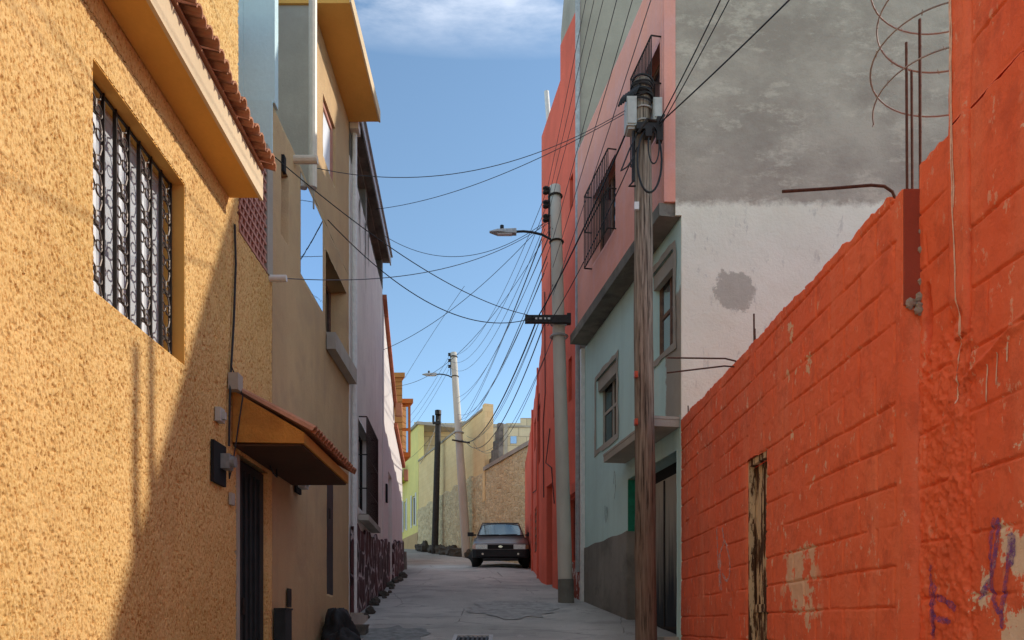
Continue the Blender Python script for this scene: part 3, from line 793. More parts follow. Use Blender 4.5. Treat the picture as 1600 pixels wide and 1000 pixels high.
for (u, zt, L_) in ((11.55, 7.0, 1.3), (11.75, 7.0, 1.7), (12.2, 7.05, .9), (12.9, 7.05, 1.25), (13.3, 7.05, .6)):
    mb = MB(); pts = [FD.p(u + rs.uniform(-.03, .03), zt - L_ * t / 6, .006) for t in range(7)]
    for i in range(6):
        w0 = .05 * (1 - i / 7); w1 = .05 * (1 - (i + 1) / 7)
        a, b = pts[i], pts[i + 1]
        mb.face(a - Vector((0, w0, 0)), a + Vector((0, w0, 0)), b + Vector((0, w1, 0)), b - Vector((0, w1, 0)))
    mesh_object('damp_streak', mb, M['soffit'], D)

# ================================================================== LEFT: low white house, sunlit above
E = thing('house', (-2.65, 18, gz(18)), 'low white wall house with red tile coping stepping down, sunlit at the top', 'house')
def e_top(d):
    if d <= 16.2: return 6.9 - .75 * (d - 15.6)
    if d <= 18.05: return 6.45 - .62 * (d - 16.2)
    return 4.86 - .2 * (d - 18.05)
mb = MB(); FD.wall(mb, 15.61, 20.45, -1, e_top, [(16.7, 17.5, 1.2, 3.5)], thick=.25); mesh_object('wall', mb, M['white'], E)
mb = MB(); FD.box(mb, 16.7, 17.5, 1.0, 3.5, -.2, -.09); mesh_object('door', mb, M['mauve'], E)
for a, b in ((15.62, 16.68), (17.52, 20.45)):
    mb = MB(); FD.wall(mb, a, b, -1, lambda d: 1.80 + .105 * (d - 15.6) + .05 * math.sin(d * 6), thick=.04, o=.045); mesh_object('stone_cladding', mb, M['cladding'], E)
mcop = plaster('red_clay_coping', (.48, .16, .09, 1), var=.3, grain=30, bump=.3, streak=.2)
for a, b in ((15.61, 18.04), (18.06, 20.5)):
    mb = MB(); n = int((b - a) / .16)
    for k in range(n):
        u0 = a + (b - a) * k / n; u1 = a + (b - a) * (k + 1) / n - .012
        z0 = e_top(u0 + .001); z1 = e_top(u1)
        q = [FD.p(u0, z0 + .004, -.27), FD.p(u1, z1 + .004, -.27), FD.p(u1, z1 + .004, .08), FD.p(u0, z0 + .004, .08)]
        mb.hexa(q + [p + Vector((0, 0, .10)) for p in q])
    mesh_object('tile_coping', mb, mcop, E)
for q in ((20.3, 20.46, 4.0, 4.3, .05, .16), (17.9, 18.06, 5.1, 5.4, .05, .2)):
    mb = MB(); FD.box(mb, *q); mesh_object('tile_end', mb, M['terracotta'], E)
for q in (((-9, 15.7, -1), (-2.8, 15.9, 6.3)), ((-9, 20.2, -1), (-3.02, 20.4, 4.2))): mesh_object('side_wall', MB().box(*q), M['white'], E)
mb = MB(); FD.box(mb, 16.1, 16.25, 2.7, 3.1, .003, .04); mesh_object('meter_plate', mb, M['dark'], E)

b = MB(); b.tube([FD.p(20.55, gz(20.5) - .1, .02), FD.p(20.55, gz(20.5) + .5, .02)], [.11, .095], 8)
tag(mesh_object('bollard', b, M['soffit']), 'short dark stub post at the far corner of the white wall', 'post')

# ================================================================== FAR: orange house, lemon house, stone wall, block building
Fh = thing('house', (-6, 25, gz(25)), 'orange boarded tall house rising behind the white wall', 'house')
skew = lambda m: setattr(m, 'v', [(x - .36 * (y - 24), y, z) for x, y, z in m.v]) or m
mb = skew(MB().box((-10, 24, 0), (-3.25, 30, 8.05))); mesh_object('wall', mb, M['siding'], Fh)
mb = skew(MB().box((-10.05, 23.93, 8.052), (-3.18, 30.1, 8.2))); mesh_object('roof', mb, M['orange'], Fh)
mb = skew(MB().box((-3.248, 24.5, 5.6), (-2.86, 25.7, 7.35))); bay = mesh_object('bay', mb, M['orange'], Fh)
mb = skew(MB().box((-3.247, 24.4, 7.352), (-2.80, 25.8, 7.5))); mesh_object('cornice', mb, M['orange'], Fh)
for za, zb in ((5.75, 6.45), (6.55, 7.25)): mesh_object('window', skew(MB().box((-3.19, 24.485, za), (-2.95, 24.497, zb))), M['skyglass'], bay)

G = thing('house', (-5.2, 41, gz(41)), 'lemon yellow house at the bend with a small balcony and white framed windows', 'house')
mb = MB(); FH.wall(mb, 39.5, 44.5, 2, 10.75, [(40.0, 40.8, 5.5, 7.1), (41.9, 42.6, 5.5, 7.1)], thick=.3); mesh_object('wall', mb, M['lemon'], G)
for a, b in ((40.0, 40.8), (41.9, 42.6)):
    wn = window(FH, G, a, b, 5.5, 7.1, .08, M['whiteframe'], M['glass'], 2, 1, .07)
    mb = MB()
    for q, r in ((a - .12, a - .002), (b + .002, b + .12)): FH.box(mb, q, r, 5.4, 7.2, .003, .05)
    mesh_object('surround', mb, M['whiteframe'], wn)
mb = MB(); FH.box(mb, 39.5, 44.5, 2, 5.0, .003, .06); mesh_object('plinth', mb, M['brown'], G)
mb = MB(); FH.box(mb, 41.6, 43.8, 8.2, 8.35, .003, .6); FH.box(mb, 41.6, 43.8, 8.352, 9.1, .5, .6); mesh_object('balcony', mb, plaster('lemon_green_paint', (.55, .55, .06, 1)), G)
mb = MB(); FH.box(mb, 39.4, 44.5, 10.752, 10.9, -4, .1); mesh_object('roof', mb, M['cement_trim'], G)
mb = MB().box((-12, 44.0, 3), (-6.7, 44.2, 10.7)); mesh_object('side_wall', mb, M['lemon'], G)

H = thing('retaining_wall', (-2, 32, gz(32)), 'long sandy wall of rubble stone with cream block above, behind the parked car', 'wall')
def h_rub(Dd, Z):
    return .08 * (fbm(Dd * 3.6, Z * 3.8, 31, 3) - .5)
relief_wall('stone_base', FH, 29.6, 39.45, .5, 6.35, .06, lambda a, b: .06 + h_rub(a, b), M['rubble'], H, thick=.4, topfun=lambda d: 6.25 + .25 * (vnoise(d * 1.5, d * 0 + 2, 9) - .5))
relief_wall('stone_base', FH, 20.5, 29.58, .5, 6.22, .06, lambda a, b: .06 + h_rub(a, b), M['rubble'], H, thick=.4)
mb = MB(); FH.wall(mb, 29.85, 39.45, 5.0, 8.75, thick=.25); mesh_object('block_wall', mb, M['creamblock'], H)
for q in ((29.8, 39.45, 8.752, 8.84, -.28, .04), (20.5, 29.7, 6.222, 6.37, -.4, .12)):
    mb = MB(); FH.box(mb, *q); mesh_object('coping', mb, M['cement_trim'], H)
mb = MB(); FH.box(mb, 29.6, 29.84, 5.0, 8.9, -.28, .09); mesh_object('pier', mb, M['creamblock'], H)
mb = MB()
for k in range(5): FH.box(mb, 28.6 - .0 * k, 29.59 - .2 * k, 6.375 + .3 * k, 6.67 + .3 * k, -.3, -.1)
mesh_object('toothed_blocks', mb, M['soffit'], H)

B = thing('house', (-1, 42, gz(42)), 'unfinished grey block building standing behind the stone wall', 'house')
mb = MB()
xsb = [-4.9, -3.9, -2.6, -1.0, .2, 1.0, 3.5]
for i in range(6): mb.box((xsb[i], 41, 3), (xsb[i + 1] - .004, 41.4, 11.25 + (.06, .0, .1, -.05, .0, .28)[i]))
mesh_object('wall', mb, M['greyblock'], B)
mb = MB().box((-4.9, 40.96, 11.0), (3.5, 40.996, 11.1)); mb.box((.1, 40.95, 3), (.28, 40.996, 11.2)); mesh_object('ring_beam', mb, M['cement_trim'], B)
mb = MB().box((.45, 40.94, 10.1), (.78, 40.998, 10.5)); mesh_object('window', mb, M['skyglass'], B)
for q in (((-4.9, 41.41, 3), (-4.6, 47, 11.2)), ((3.2, 41.41, 3), (3.5, 47, 11.2))): mesh_object('side_wall', MB().box(*q), M['greyblock'], B)

rr = random.Random(4)
for k in range(15):
    d = 31.0 + k * .52 + rr.uniform(-.15, .15); c = FH.p(d, gz(d) + .12, .32 + rr.uniform(-.05, .14))
    mb = MB(); n1, n2 = 7, 9; q = rr.uniform(.15, .29)
    sx, sy, sz = (q * rr.uniform(.8, 1.35) for _ in range(3)); ph = rr.uniform(0, 6)
    for i in range(n1 + 1):
        th = math.pi * i / n1
        for j in range(n2):
            a = 2 * math.pi * j / n2
            k2 = 1 + .22 * math.sin(3 * a + ph + th * 2) * math.sin(th) + .15 * math.cos(5 * th + ph)
            mb.v.append((c.x + sx * k2 * math.sin(th) * math.cos(a), c.y + sy * k2 * math.sin(th) * math.sin(a), c.z + sz * k2 * math.cos(th)))
    for i in range(n1):
        for j in range(n2):
            mb.f.append((i * n2 + j, i * n2 + (j + 1) % n2, (i + 1) * n2 + (j + 1) % n2, (i + 1) * n2 + j))
    tag(mesh_object('boulder', mb, M['rock']), 'dark rough boulder in the row along the foot of the stone wall', 'rock', 'boulders at the foot of the stone wall')
# ================================================================== RIGHT: red painted block wall with a narrow door
def groove(D, Z, z0, rh, bw, seed, irr=.35):
    wob = .011 * (fbm(D * 2.2, Z * 2.2, seed, 3) - .5) * 2
    zz = (Z + wob - z0) / rh; k = np.floor(zz); fz = (zz - k) * rh
    gh = np.minimum(fz, rh - fz)
    uu = (D + .012 * (fbm(D * 3, Z * 3, seed + 7, 2) - .5) + (k % 2) * bw * .5) / bw; fu = (uu - np.floor(uu)) * bw
    gv = np.minimum(fu, bw - fu)
    s = lambda q, wd: np.clip(1 - q / wd, 0, 1) ** 1.2
    pres = np.clip((fbm(D * 1.7, Z * 4.0, seed + 3, 3) - irr) / .16, 0, 1)
    pres2 = np.clip((fbm(D * 2.6, Z * 3.0, seed + 5, 3) - irr - .02) / .12, 0, 1)
    wn = .55 + 1.3 * fbm(D * 30, Z * 30, seed + 9, 2)
    g = np.maximum(s(gh, .010 * wn) * pres, s(gv, .010 * wn) * pres2)
    blk = np.random.RandomState(seed).rand(64, 64)[k.astype(int) % 64, np.floor(uu).astype(int) % 64]
    return g - .22 * (blk - .5) * np.clip(gh / .03, 0, 1) * np.clip(gv / .03, 0, 1)
def h_block(D, Z):
    col = np.clip((4.16 - D) / .03, 0, 1)
    h = -.020 * groove(D, Z, .107, .228, .415, 50, .26) * (1 - col)
    h = h + .022 * (fbm(D * 1.5, Z * 1.5, 41, 3) - .5) + .010 * (fbm(D * 22, Z * 22, 43, 4, .7) - .5)
    return h
def l_top(ds):
    return 2.44 + .02 * (ds - 4.1) + .03 * (vnoise(ds * 9, ds * 0 + .5, 77) - .5) + .02 * (vnoise(ds * 30, ds * 0 + .5, 78) - .5) - .03 * (ds < 4.2)
L = thing('garden_wall', (2.3, 6.5, gz(6.5)), 'red painted concrete block wall with a narrow flaking timber door', 'wall')
LD = (6.16, 6.68, -3, 1.49)
relief_wall('block_wall', FR, 4.065, 9.10, -1.2, 2.5, .008, h_block, M['redblock'], L, holes=[LD], thick=.2, topfun=l_top)
dm = MB(); FR.box(dm, 6.17, 6.67, -1.3, 1.42, -.11, -.075)
for k in range(1, 4): FR.box(dm, 6.17 + .125 * k - .004, 6.17 + .125 * k + .004, -1.3, 1.42, -.0745, -.07)
FR.box(dm, 6.19, 6.65, .12, .19, -.074, -.06)
ldo = mesh_object('door', dm, M['flaky'], L)
lf = MB(); FR.box(lf, 6.165, 6.20, -1.3, 1.48, -.07, -.02); FR.box(lf, 6.64, 6.675, -1.3, 1.48, -.07, -.02); FR.box(lf, 6.201, 6.639, 1.425, 1.48, -.069, -.02)
mesh_object('frame', lf, M['flaky'], ldo)
hk = MB(); hk.ring(FR.p(6.24, .42, -.05), .03, .006, (0, 1, 0), (0, 0, 1)); mesh_object('handle', hk, M['iron'], ldo)

def ribbon(mb, F, pts, width, h, off=.005, n=10, hmin=None):
    pts = [Vector((a, b, 0)) for a, b in pts]; P = []
    for i in range(len(pts) - 1):                           # Catmull-Rom through the stroke
        p0, p1, p2, p3 = pts[max(i - 1, 0)], pts[i], pts[i + 1], pts[min(i + 2, len(pts) - 1)]
        for k in range(n + (i == len(pts) - 2)):
            t = k / n
            P.append(.5 * ((2 * p1) + (p2 - p0) * t + (2 * p0 - 5 * p1 + 4 * p2 - p3) * t * t + (3 * p1 - p0 - 3 * p2 + p3) * t ** 3))
    rowsv = []
    for i, p in enumerate(P):
        t = (P[min(i + 1, len(P) - 1)] - P[max(i - 1, 0)]).normalized(); s = Vector((-t.y, t.x, 0))
        wd = width * (.75 + .5 * random.random()) * min(1, .4 + i / 3, .4 + (len(P) - 1 - i) / 3)
        rowsv.append([p + s * wd * q for q in (-.5, 0, .5)])
    for i in range(len(rowsv) - 1):
        for j in range(2):
            q = [rowsv[i][j], rowsv[i + 1][j], rowsv[i + 1][j + 1], rowsv[i][j + 1]]
            hh = [float(h(np.array([[v.x]]), np.array([[v.y]]))[0, 0]) for v in q]
            mb.face(*[F.p(v.x, v.y, e + off) for v, e in zip(q, hh)])
for st in ([(7.565, 1.023), (7.54, .718), (7.467, .355)], [(7.395, .986), (7.348, .84), (7.491, .685), (7.419, .353)],
           [(7.325, .851), (7.166, .655), (7.144, .503)], [(7.395, .521), (7.233, .441), (7.122, .543)]):
    gw = MB(); ribbon(gw, FR, st, .034, h_block); mesh_object('chalk_scribble', gw, M['whitespray'], L)

pf = MB(); pf.box((2.202, 4.052, 1.76), (2.30, 4.062, 2.395)); mesh_object('pier_face', pf, M['piercol'], L)
for (x, y, z, q) in ((2.235, 4.05, 1.765, .020), (2.28, 4.045, 1.735, .024), (2.285, 4.05, 1.80, .018), (2.292, 4.05, 1.885, .012), (2.292, 4.05, 2.06, .012), (2.292, 4.05, 2.16, .010)):
    mb = MB(); rb_ = random.Random(int(z * 1000)); n2 = 9
    for i in range(8):
        th = math.pi * i / 7
        for j in range(n2):
            k2 = rb_.uniform(.55, 1.3); a_ = 2 * math.pi * j / n2
            mb.v.append((x + q * 1.4 * k2 * math.sin(th) * math.cos(a_), y + q * .8 * k2 * math.sin(th) * math.sin(a_), z + q * 1.5 * math.cos(th) * rb_.uniform(.8, 1.2)))
    for i in range(7):
        for j in range(n2): mb.f.append((i * n2 + j, i * n2 + (j + 1) % n2, (i + 1) * n2 + (j + 1) % n2, (i + 1) * n2 + j))
    mesh_object('broken_mortar', mb, M['cement_trim'], L)

# the taller red house at the right edge
def h_m(D, Z):
    wallm = np.clip((D - 3.80) / .02, 0, 1)
    h = -.018 * groove(D, Z, .15, .30, .50, 90, .36) * np.where((D > 3.785) | (D < 3.62), 1, 0)
    strip = ((D > 3.645) & (D < 3.765))
    h = h + np.where(strip & (Z > 1.45), .022, 0) - .02 * np.clip(1 - abs(D - 3.632 - .01 * (fbm(D * 0 + 1, Z * 3, 12, 3) - .5)) / .011, 0, 1)
    rough = np.clip((D - 3.56 - .05 * (fbm(D * 3, Z * 3, 61, 3) - .5)) / .05, 0, 1) * np.clip((1.55 - Z + .25 * (fbm(D * 4, Z * 3, 63, 3) - .5)) / .08, 0, 1)
    h = h + rough * .045 * (fbm(D * 30, Z * 20, 65, 4, .7) - .5)
    hole = np.clip(1 - np.hypot((D - 3.985 + .03 * (fbm(D * 9, Z * 9, 68, 3) - .5)) / .045, (Z - 1.66) / .20), 0, 1)
    h = h - np.clip(hole * 4, 0, 1) * .06
    hole2 = np.clip(1 - np.hypot((D - 3.74) / .09, (Z - 1.50 + .1 * (fbm(D * 9, Z * 9, 69, 3) - .5)) / .12), 0, 1)
    h = h - np.clip(hole2 * 3, 0, 1) * .035 * (fbm(D * 20, Z * 20, 70, 3) + .2)
    ridge = 1.36 - .36 * (D - 3.245) + .03 * (fbm(D * 6, Z * 0 + 2, 71, 3) - .5)
    h = h + .02 * np.clip(1 - abs(Z - ridge) / .035, 0, 1) * (D < 3.66) * (.5 + fbm(D * 25, Z * 25, 72, 2))
    h = h + np.where((Z < ridge) & (D < 3.62), -.006, 0)
    h = h + .02 * (fbm(D * 1.7, Z * 1.7, 81, 3) - .5) + .012 * (fbm(D * 13, Z * 9, 83, 4) - .5)
    return h
MH = thing('house', (2.4, 2.0, gz(2)), 'tall red painted house with peeling patches and purple graffiti at the right edge', 'house')
relief_wall('wall', FM, 2.7, 4.06, -1.2, 2.53, .007, h_m, M['redblock'], MH, thick=.3, topfun=lambda d: 2.53 + .02 * (vnoise(d * 25, d * 0, 6) - .5) + 0 * d)
relief_wall('upper_wall', FM, 2.7, 3.765, 2.535, 4.9, .0095, h_m, M['redblock'], MH, thick=.3)
mb = MB(); FM.box(mb, -6, 2.69, -3, 4.9, -.3, 0); mesh_object('wall', mb, M['redblock'], MH)
body(MH, 2.595, 8, -6, 3.7, -3, 4.9, M['red'])
for st in ([(3.425, .502), (3.434, .373), (3.479, .232), (3.562, .129)],
           [(3.449, .506), (3.479, .378), (3.474, .198), (3.439, .085), (3.4, .084), (3.377, .18), (3.353, .319), (3.344, .401), (3.325, .38), (3.344, .267)],
           [(3.945, .327), (3.95, .195), (3.935, .039), (3.94, -.063)], [(3.92, .227), (3.925, .076), (3.93, -.069)],
           [(3.903, .156), (3.834, .131), (3.762, .1), (3.762, .072)], [(3.909, .041), (3.786, .022)], [(3.405, .071), (3.402, -.013)]):
    gp = MB(); ribbon(gp, FM, st, .032, h_m, .004); mesh_object('graffiti', gp, M['purple'], MH)
for st in ([(3.755, 3.4), (3.74, 2.6), (3.715, 1.9), (3.69, 1.45)], [(3.745, 3.4), (3.733, 2.7), (3.71, 2.1)], [(3.69, 1.5), (3.72, 1.3), (3.725, 1.12)], [(3.50, 1.24), (3.502, 1.06)], [(3.43, 1.27), (3.435, 1.12)], [(3.36, 1.29), (3.362, 1.2)]):
    gp = MB(); ribbon(gp, FM, st, .010, h_m, .003); mesh_object('paint_drip', gp, M['drip'], MH)

# ================================================================== RIGHT: teal and pink house, grey cement flank
FP = Facade(1.98, 9.12, -.172, -1)
J = thing('house', (2.1, 11.2, gz(11)), 'teal house with salmon pink upper floors and a bare grey cement side wall', 'house')
WT1 = (11.62, 12.72, 3.02, 4.22); WT2 = (9.36, 10.12, 3.58, 4.78)
relief_wall('wall', FT, 9.14, 13.45, -2, 5.06, .03, h_wav, M['teal'], J, holes=[(9.27, 11.1, -3, 2.2), WT1, WT2], thick=.28)
WP1 = (10.95, 12.1, 5.9, 7.0); WP2 = (9.24, 9.90, 6.2, 7.3)
relief_wall('upper_wall', FP, 9.14, 13.0, 5.222, 8.33, .03, h_wav, M['pink'], J, holes=[WP1, WP2], thick=.25)
mb = MB(); FP.box(mb, 9.125, 13.3, 5.062, 5.22, -.6, .045); mesh_object('floor_slab', mb, M['soffit'], J)
mb = MB(); mb.box((1.99, 9.10, 5.222), (2.13, 9.138, 8.33)); mesh_object('return_wall', mb, M['pink'], J)
mb = MB(); mb.box((2.205, 9.11, -2), (14, 9.135, 5.06)); mb.box((2.132, 9.11, 5.06), (14, 9.135, 8.82)); mesh_object('side_wall', mb, M['sidewall'], J)
mb = MB(); mb.box((2.35, 9.14, 8.335), (14, 13.4, 8.45)); mesh_object('roof', mb, M['concrete'], J)
mb = MB(); mb.box((1.75, 13.25, -2), (14, 13.43, 8.33)); mesh_object('back_wall', mb, M['concrete'], J)
mb = MB(); FT.wall(mb, 11.102, 13.44, -1.5, lambda d: 1.42 + .012 * math.sin(d * 7), thick=.02, o=.012); mesh_object('dado', mb, M['dado'], J)
# garage
mb = MB(); n = 52
for k in range(n):
    a = 9.28 + (11.08 - 9.28) * k / n; wv = (11.08 - 9.28) / n
    FT.box(mb, a, a + wv * .55, -1.2, 2.02, -.25, -.21); FT.box(mb, a + wv * .55, a + wv, -1.2, 2.02, -.25, -.232)
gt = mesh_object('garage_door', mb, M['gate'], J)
mb = MB(); FT.box(mb, 10.14, 10.18, -1.2, 2.0, -.209, -.195); FT.box(mb, 9.28, 11.08, -.05, -.01, -.209, -.196); mesh_object('rail', mb, M['iron'], gt)
mb = MB(); FT.box(mb, 9.3, 11.09, 2.021, 2.19, -.27, -.24); mesh_object('lintel_gap', mb, M['dark'], J)
mb = MB(); FT.box(mb, 11.085, 11.098, 1.42, 2.19, -.275, -.004); mesh_object('door_jamb', mb, M['green'], J)
mb = MB(); FT.box(mb, 11.085, 11.098, -1, 1.418, -.275, -.001); mesh_object('door_jamb', mb, M['dado'], J)
mb = MB(); FT.box(mb, 9.2, 11.1, -1.0, -.135, -.18, .18); mesh_object('threshold', mb, M['concrete'], J)
mb = MB(); FT.box(mb, 9.15, 11.2, 2.46, 2.55, .003, .34); mesh_object('garage_canopy', mb, M['concrete'], J)
mb = MB(); FT.box(mb, 9.143, 11.21, 2.552, 2.585, .003, .345); mesh_object('canopy_edge', mb, M['cement_trim'], J)
# windows: bare cement round each opening
def ragged(F, mb, d0, d1, z0, z1, m, seed, o=.006):
    r = random.Random(seed); out = []; inn = []
    for (a, b) in (((d0, z0), (d1, z0)), ((d1, z0), (d1, z1)), ((d1, z1), (d0, z1)), ((d0, z1), (d0, z0))):
        for k in range(8):
            t = k / 8; p = (a[0] + (b[0] - a[0]) * t, a[1] + (b[1] - a[1]) * t)
            cx, cz = (d0 + d1) / 2, (z0 + z1) / 2; q = m * (.75 + .5 * r.random())
            ex = q * (1 if p[0] > cx else -1) * min(1, abs(p[0] - cx) / ((d1 - d0) / 2) * 1.15)
            ez = q * (1 if p[1] > cz else -1) * min(1, abs(p[1] - cz) / ((z1 - z0) / 2) * 1.15)
            inn.append(p); out.append((p[0] + ex, p[1] + ez))
    nn = len(inn)
    for k in range(nn):
        j = (k + 1) % nn
        mb.face(F.p(*inn[k], o), F.p(*inn[j], o), F.p(*out[j], o), F.p(*out[k], o))
        mb.face(F.p(*out[k], o), F.p(*out[j], o), F.p(*out[j], 0), F.p(*out[k], 0))
for i, (W_, pane, cols, bars) in enumerate(((WT1, M['glass'], 2, 0), (WT2, M['skyglass'], 2, 0))):
    wn = window(FT, J, *W_, .12, M['woodframe'] if i else M['cement_trim'], pane, cols, 2, .05)
    mb = MB(); ragged(FT, mb, *W_, .085, 5 + i); mesh_object('cement_surround', mb, M['cement_trim'], wn)
    mb = MB(); FT.box(mb, W_[0] + .01, W_[1] - .01, W_[3] - .2, W_[3] - .003, -.11, -.03); mesh_object('lintel', mb, M['cement_trim'], wn)
for W_ in (WP1, WP2):
    wn = window(FP, J, *W_, .14, M['woodframe'], M['glass'], 2, 1, .06)
    mb = MB(); a, b, c, d = W_
    n = 15
    for k in range(n + 1):
        u = a - .04 + (b - a + .08) * k / n
        mb.tube([FP.p(u, c - .04, .12), FP.p(u, d + .03, .12)], .009, 4)
    for z in (c - .04, (c + d) / 2, d + .03):
        mb.tube([FP.p(a - .04, z, -.01), FP.p(a - .04, z, .12), FP.p(b + .04, z, .12), FP.p(b + .04, z, -.01)], .012, 4)
    mesh_object('grille', mb, M['iron'], wn)
mb = MB(); FT.box(mb, 13.46, 13.56, -.2, 5.05, -.1, .06); mesh_object('corner_trim', mb, M['whitepvc'], J)
for st in ([(12.25, 1.75), (12.2, 1.98), (12.15, 1.7), (12.1, 1.95), (12.05, 1.72)], [(11.75, 2.25), (11.7, 2.45), (11.65, 2.2), (11.72, 2.0)]):
    mb = MB(); ribbon(mb, FT, st, .018, lambda a, b: a * 0, .006); mesh_object('graffiti', mb, M['blackspray'], J)

# ================================================================== RIGHT: tall red house beyond, and the low red house
I = thing('house', (1.2, 15.3, gz(15.3)), 'tall narrow red house with bare grey cement flank and roof pipe', 'house')
holesI = [(15.75, 16.15, 7.3, 8.3), (15.35, 15.85, 4.45, 5.65), (14.35, 14.6, 4.4, 5.25), (14.25, 14.5, 8.1, 8.75),
          (15.95, 16.5, -1, 3.1), (15.0, 15.5, -1, 2.45), (13.9, 14.5, 1.25, 2.45)]
mb = MB(); FI.wall(mb, 13.77, 17.0, -1, 11.25, holesI, thick=.25); FI.wall(mb, 13.57, 13.768, -1, 5.0, thick=.25); mesh_object('wall', mb, M['red'], I)
mb = MB(); FI.wall(mb, 13.77, 15.25, 11.252, lambda d: 11.72 + .24 * (d - 14.2), thick=.25); mesh_object('upper_wall', mb, M['red'], I)
mb = MB(); FI.wall(mb, 13.77, 15.25, 11.25, lambda d: 12.75 if d < 15.05 else 12.2, thick=.22, o=-.012); mesh_object('parapet', mb, M['cement_trim'], I)
mb = MB(); mb.box((1.45, 13.75, 5), (12, 13.768, 13.55)); mesh_object('side_wall', mb, M['concrete'], I)
mb = MB(); mb.box((1.25, 16.8, -1), (12, 16.98, 11.2)); mesh_object('back_wall', mb, M['red'], I)
mb = MB(); mb.box((1.75, 13.775, 11.26), (12, 16.95, 11.4)); mesh_object('roof', mb, M['concrete'], I)
for W_ in holesI[:4]: window(FI, I, *W_, .12, M['woodframe'], M['glass'], 1, 2, .04)
window(FI, I, *holesI[6], .12, M['woodframe'], M['glass'], 2, 2, .05, bars=5)
door(FI, I, 15.95, 16.5, .6, 3.1, .15, M['woodframe']); door(FI, I, 15.0, 15.5, .5, 2.45, .15, M['darkdoor'])
mb = MB(); FI.box(mb, 13.7, 14.75, 2.5, 2.68, .003, .09); mesh_object('lintel', mb, M['red'], I)
mb = MB(); FI.box(mb, 13.6, 14.9, -.5, 1.22, .003, .03); mesh_object('patched_plinth', mb, plaster('peeling_red_plinth', (.33, .07, .04, 1), var=.3, grain=20, bump=.8, chips=(.6, .52, .48, 1), chip_t=.53), I)
mb = MB(); mb.tube([(1.395, 13.70, 1.0), (1.395, 13.70, 13.3)], .045, 8); mesh_object('downpipe', mb, M['steel'], I)
mb = MB(); mb.tube([(1.12, 17.05, 11.0), (1.02, 17.1, 12.35)], .06, 8); mesh_object('roof_pipe', mb, M['whitepvc'], I)
for pts_, r_ in (([(16.7, 2.9, .02), (16.75, 4.6, .02), (16.55, 5.2, .02), (16.6, 7.5, .02)], .012),
                 ([(16.1, 4.3, .02), (16.35, 3.6, .05), (15.9, 3.4, .03), (15.7, 2.6, .02)], .012), ([(13.66, 2.7, .03), (13.66, 4.9, .03)], .015)):
    mesh_object('wall_wiring', MB().tube([FI.p(*q) for q in pts_], r_, 4), M['cable'], I)

Q = thing('house', (.95, 20, gz(20)), 'long low red house with small shuttered openings beside the parked car', 'house')
hq = [(18.7, 19.5, 1.9, 3.05), (19.0, 19.7, 4.6, 5.4), (17.4, 18.0, 3.9, 5.3), (20.6, 21.4, 1.9, 3.2)]
mb = MB(); FQ.wall(mb, 17.003, 24.5, -1, lambda d: 6.45 - .17 * (d - 17) + .05 * math.sin(d * 9), hq, thick=.25); mesh_object('wall', mb, M['red'], Q)
for W_ in (hq[1], hq[2]): window(FQ, Q, *W_, .12, M['woodframe'], M['glass'], 1, 2, .05)
for W_ in (hq[0], hq[3]):
    m = MB(); FQ.box(m, W_[0], W_[1], W_[2], W_[3], -.1, -.03)
    for k in range(6): FQ.box(m, W_[0] + .05, W_[1] - .05, W_[2] + .05 + (W_[3] - W_[2]) * k / 6, W_[2] + .1 + (W_[3] - W_[2]) * k / 6, -.029, -.01)
    mesh_object('shutter', m, M['woodframe'], Q)
mb = MB(); mb.box((1.1, 24.3, -1), (9, 24.48, 5.1)); mesh_object('back_wall', mb, M['red'], Q)
mb = MB(); mb.box((1.15, 17.01, 4.7), (9, 24.29, 4.85)); mesh_object('roof', mb, M['concrete'], Q)
for u in (17.9, 20.1): mesh_object('downpipe', MB().tube([FQ.p(u, gz(u), .03), FQ.p(u, 6.4 - .17 * (u - 17), .03)], .025, 5), M['red'], Q)
mesh_object('wall_wiring', MB().tube([FQ.p(17.5, 5.5, .02), FQ.p(18.2, 4.5, .03), FQ.p(18.5, 3.4, .02), FQ.p(20, 3.6, .02)], .012, 4), M['cable'], Q)
# ================================================================== poles
def pole_mesh(a, b, r0, r1, n=16, wob=0.0, seed=1):
    mb = MB(); mb.smooth = True; r = random.Random(seed); a = Vector(a); b = Vector(b); k = 14
    pts = [a.lerp(b, i / k) + Vector((r.uniform(-wob, wob), r.uniform(-wob, wob), 0)) for i in range(k + 1)]
    mb.tube(pts, [r0 + (r1 - r0) * i / k + r.uniform(-wob, wob) * .4 for i in range(k + 1)], n); return mb
WP = thing('utility_pole', (1.745, 9.0, gz(9)), 'weathered wooden utility pole with white junction boxes beside the garage', 'utility pole')
mesh_object('post', pole_mesh((1.75, 9, -.7), (1.70, 9, 6.62), .132, .102, 18, .006, 5), M['polewood'], WP)
def wbox(mb, x0, x1, y0, y1, z0, z1):
    mb.box((x0, y0, z0), (x1, y1, z1)); mb.box((x0 + .012, y0 - .012, z0 + .02), (x1 - .012, y0 - .001, z1 - .02))
    mb.box((x0 + .02, y0 + .02, z0 - .03), (x1 - .02, y1 - .02, z0 - .001))
mb = MB(); wbox(mb, 1.49, 1.61, 8.86, 9.05, 6.0, 6.35); mesh_object('junction_box', mb, M['plastic'], WP)
mb = MB(); wbox(mb, 1.815, 1.92, 8.88, 9.04, 6.09, 6.35); mesh_object('junction_box', mb, M['plastic'], WP)
for z in (6.10, 6.26): mesh_object('band', MB().ring((1.703, 9, z), .113, .011, (1, 0, 0), (0, 1, 0), 20, 5), M['steel'], WP)
mb = MB(); rw = random.Random(8)
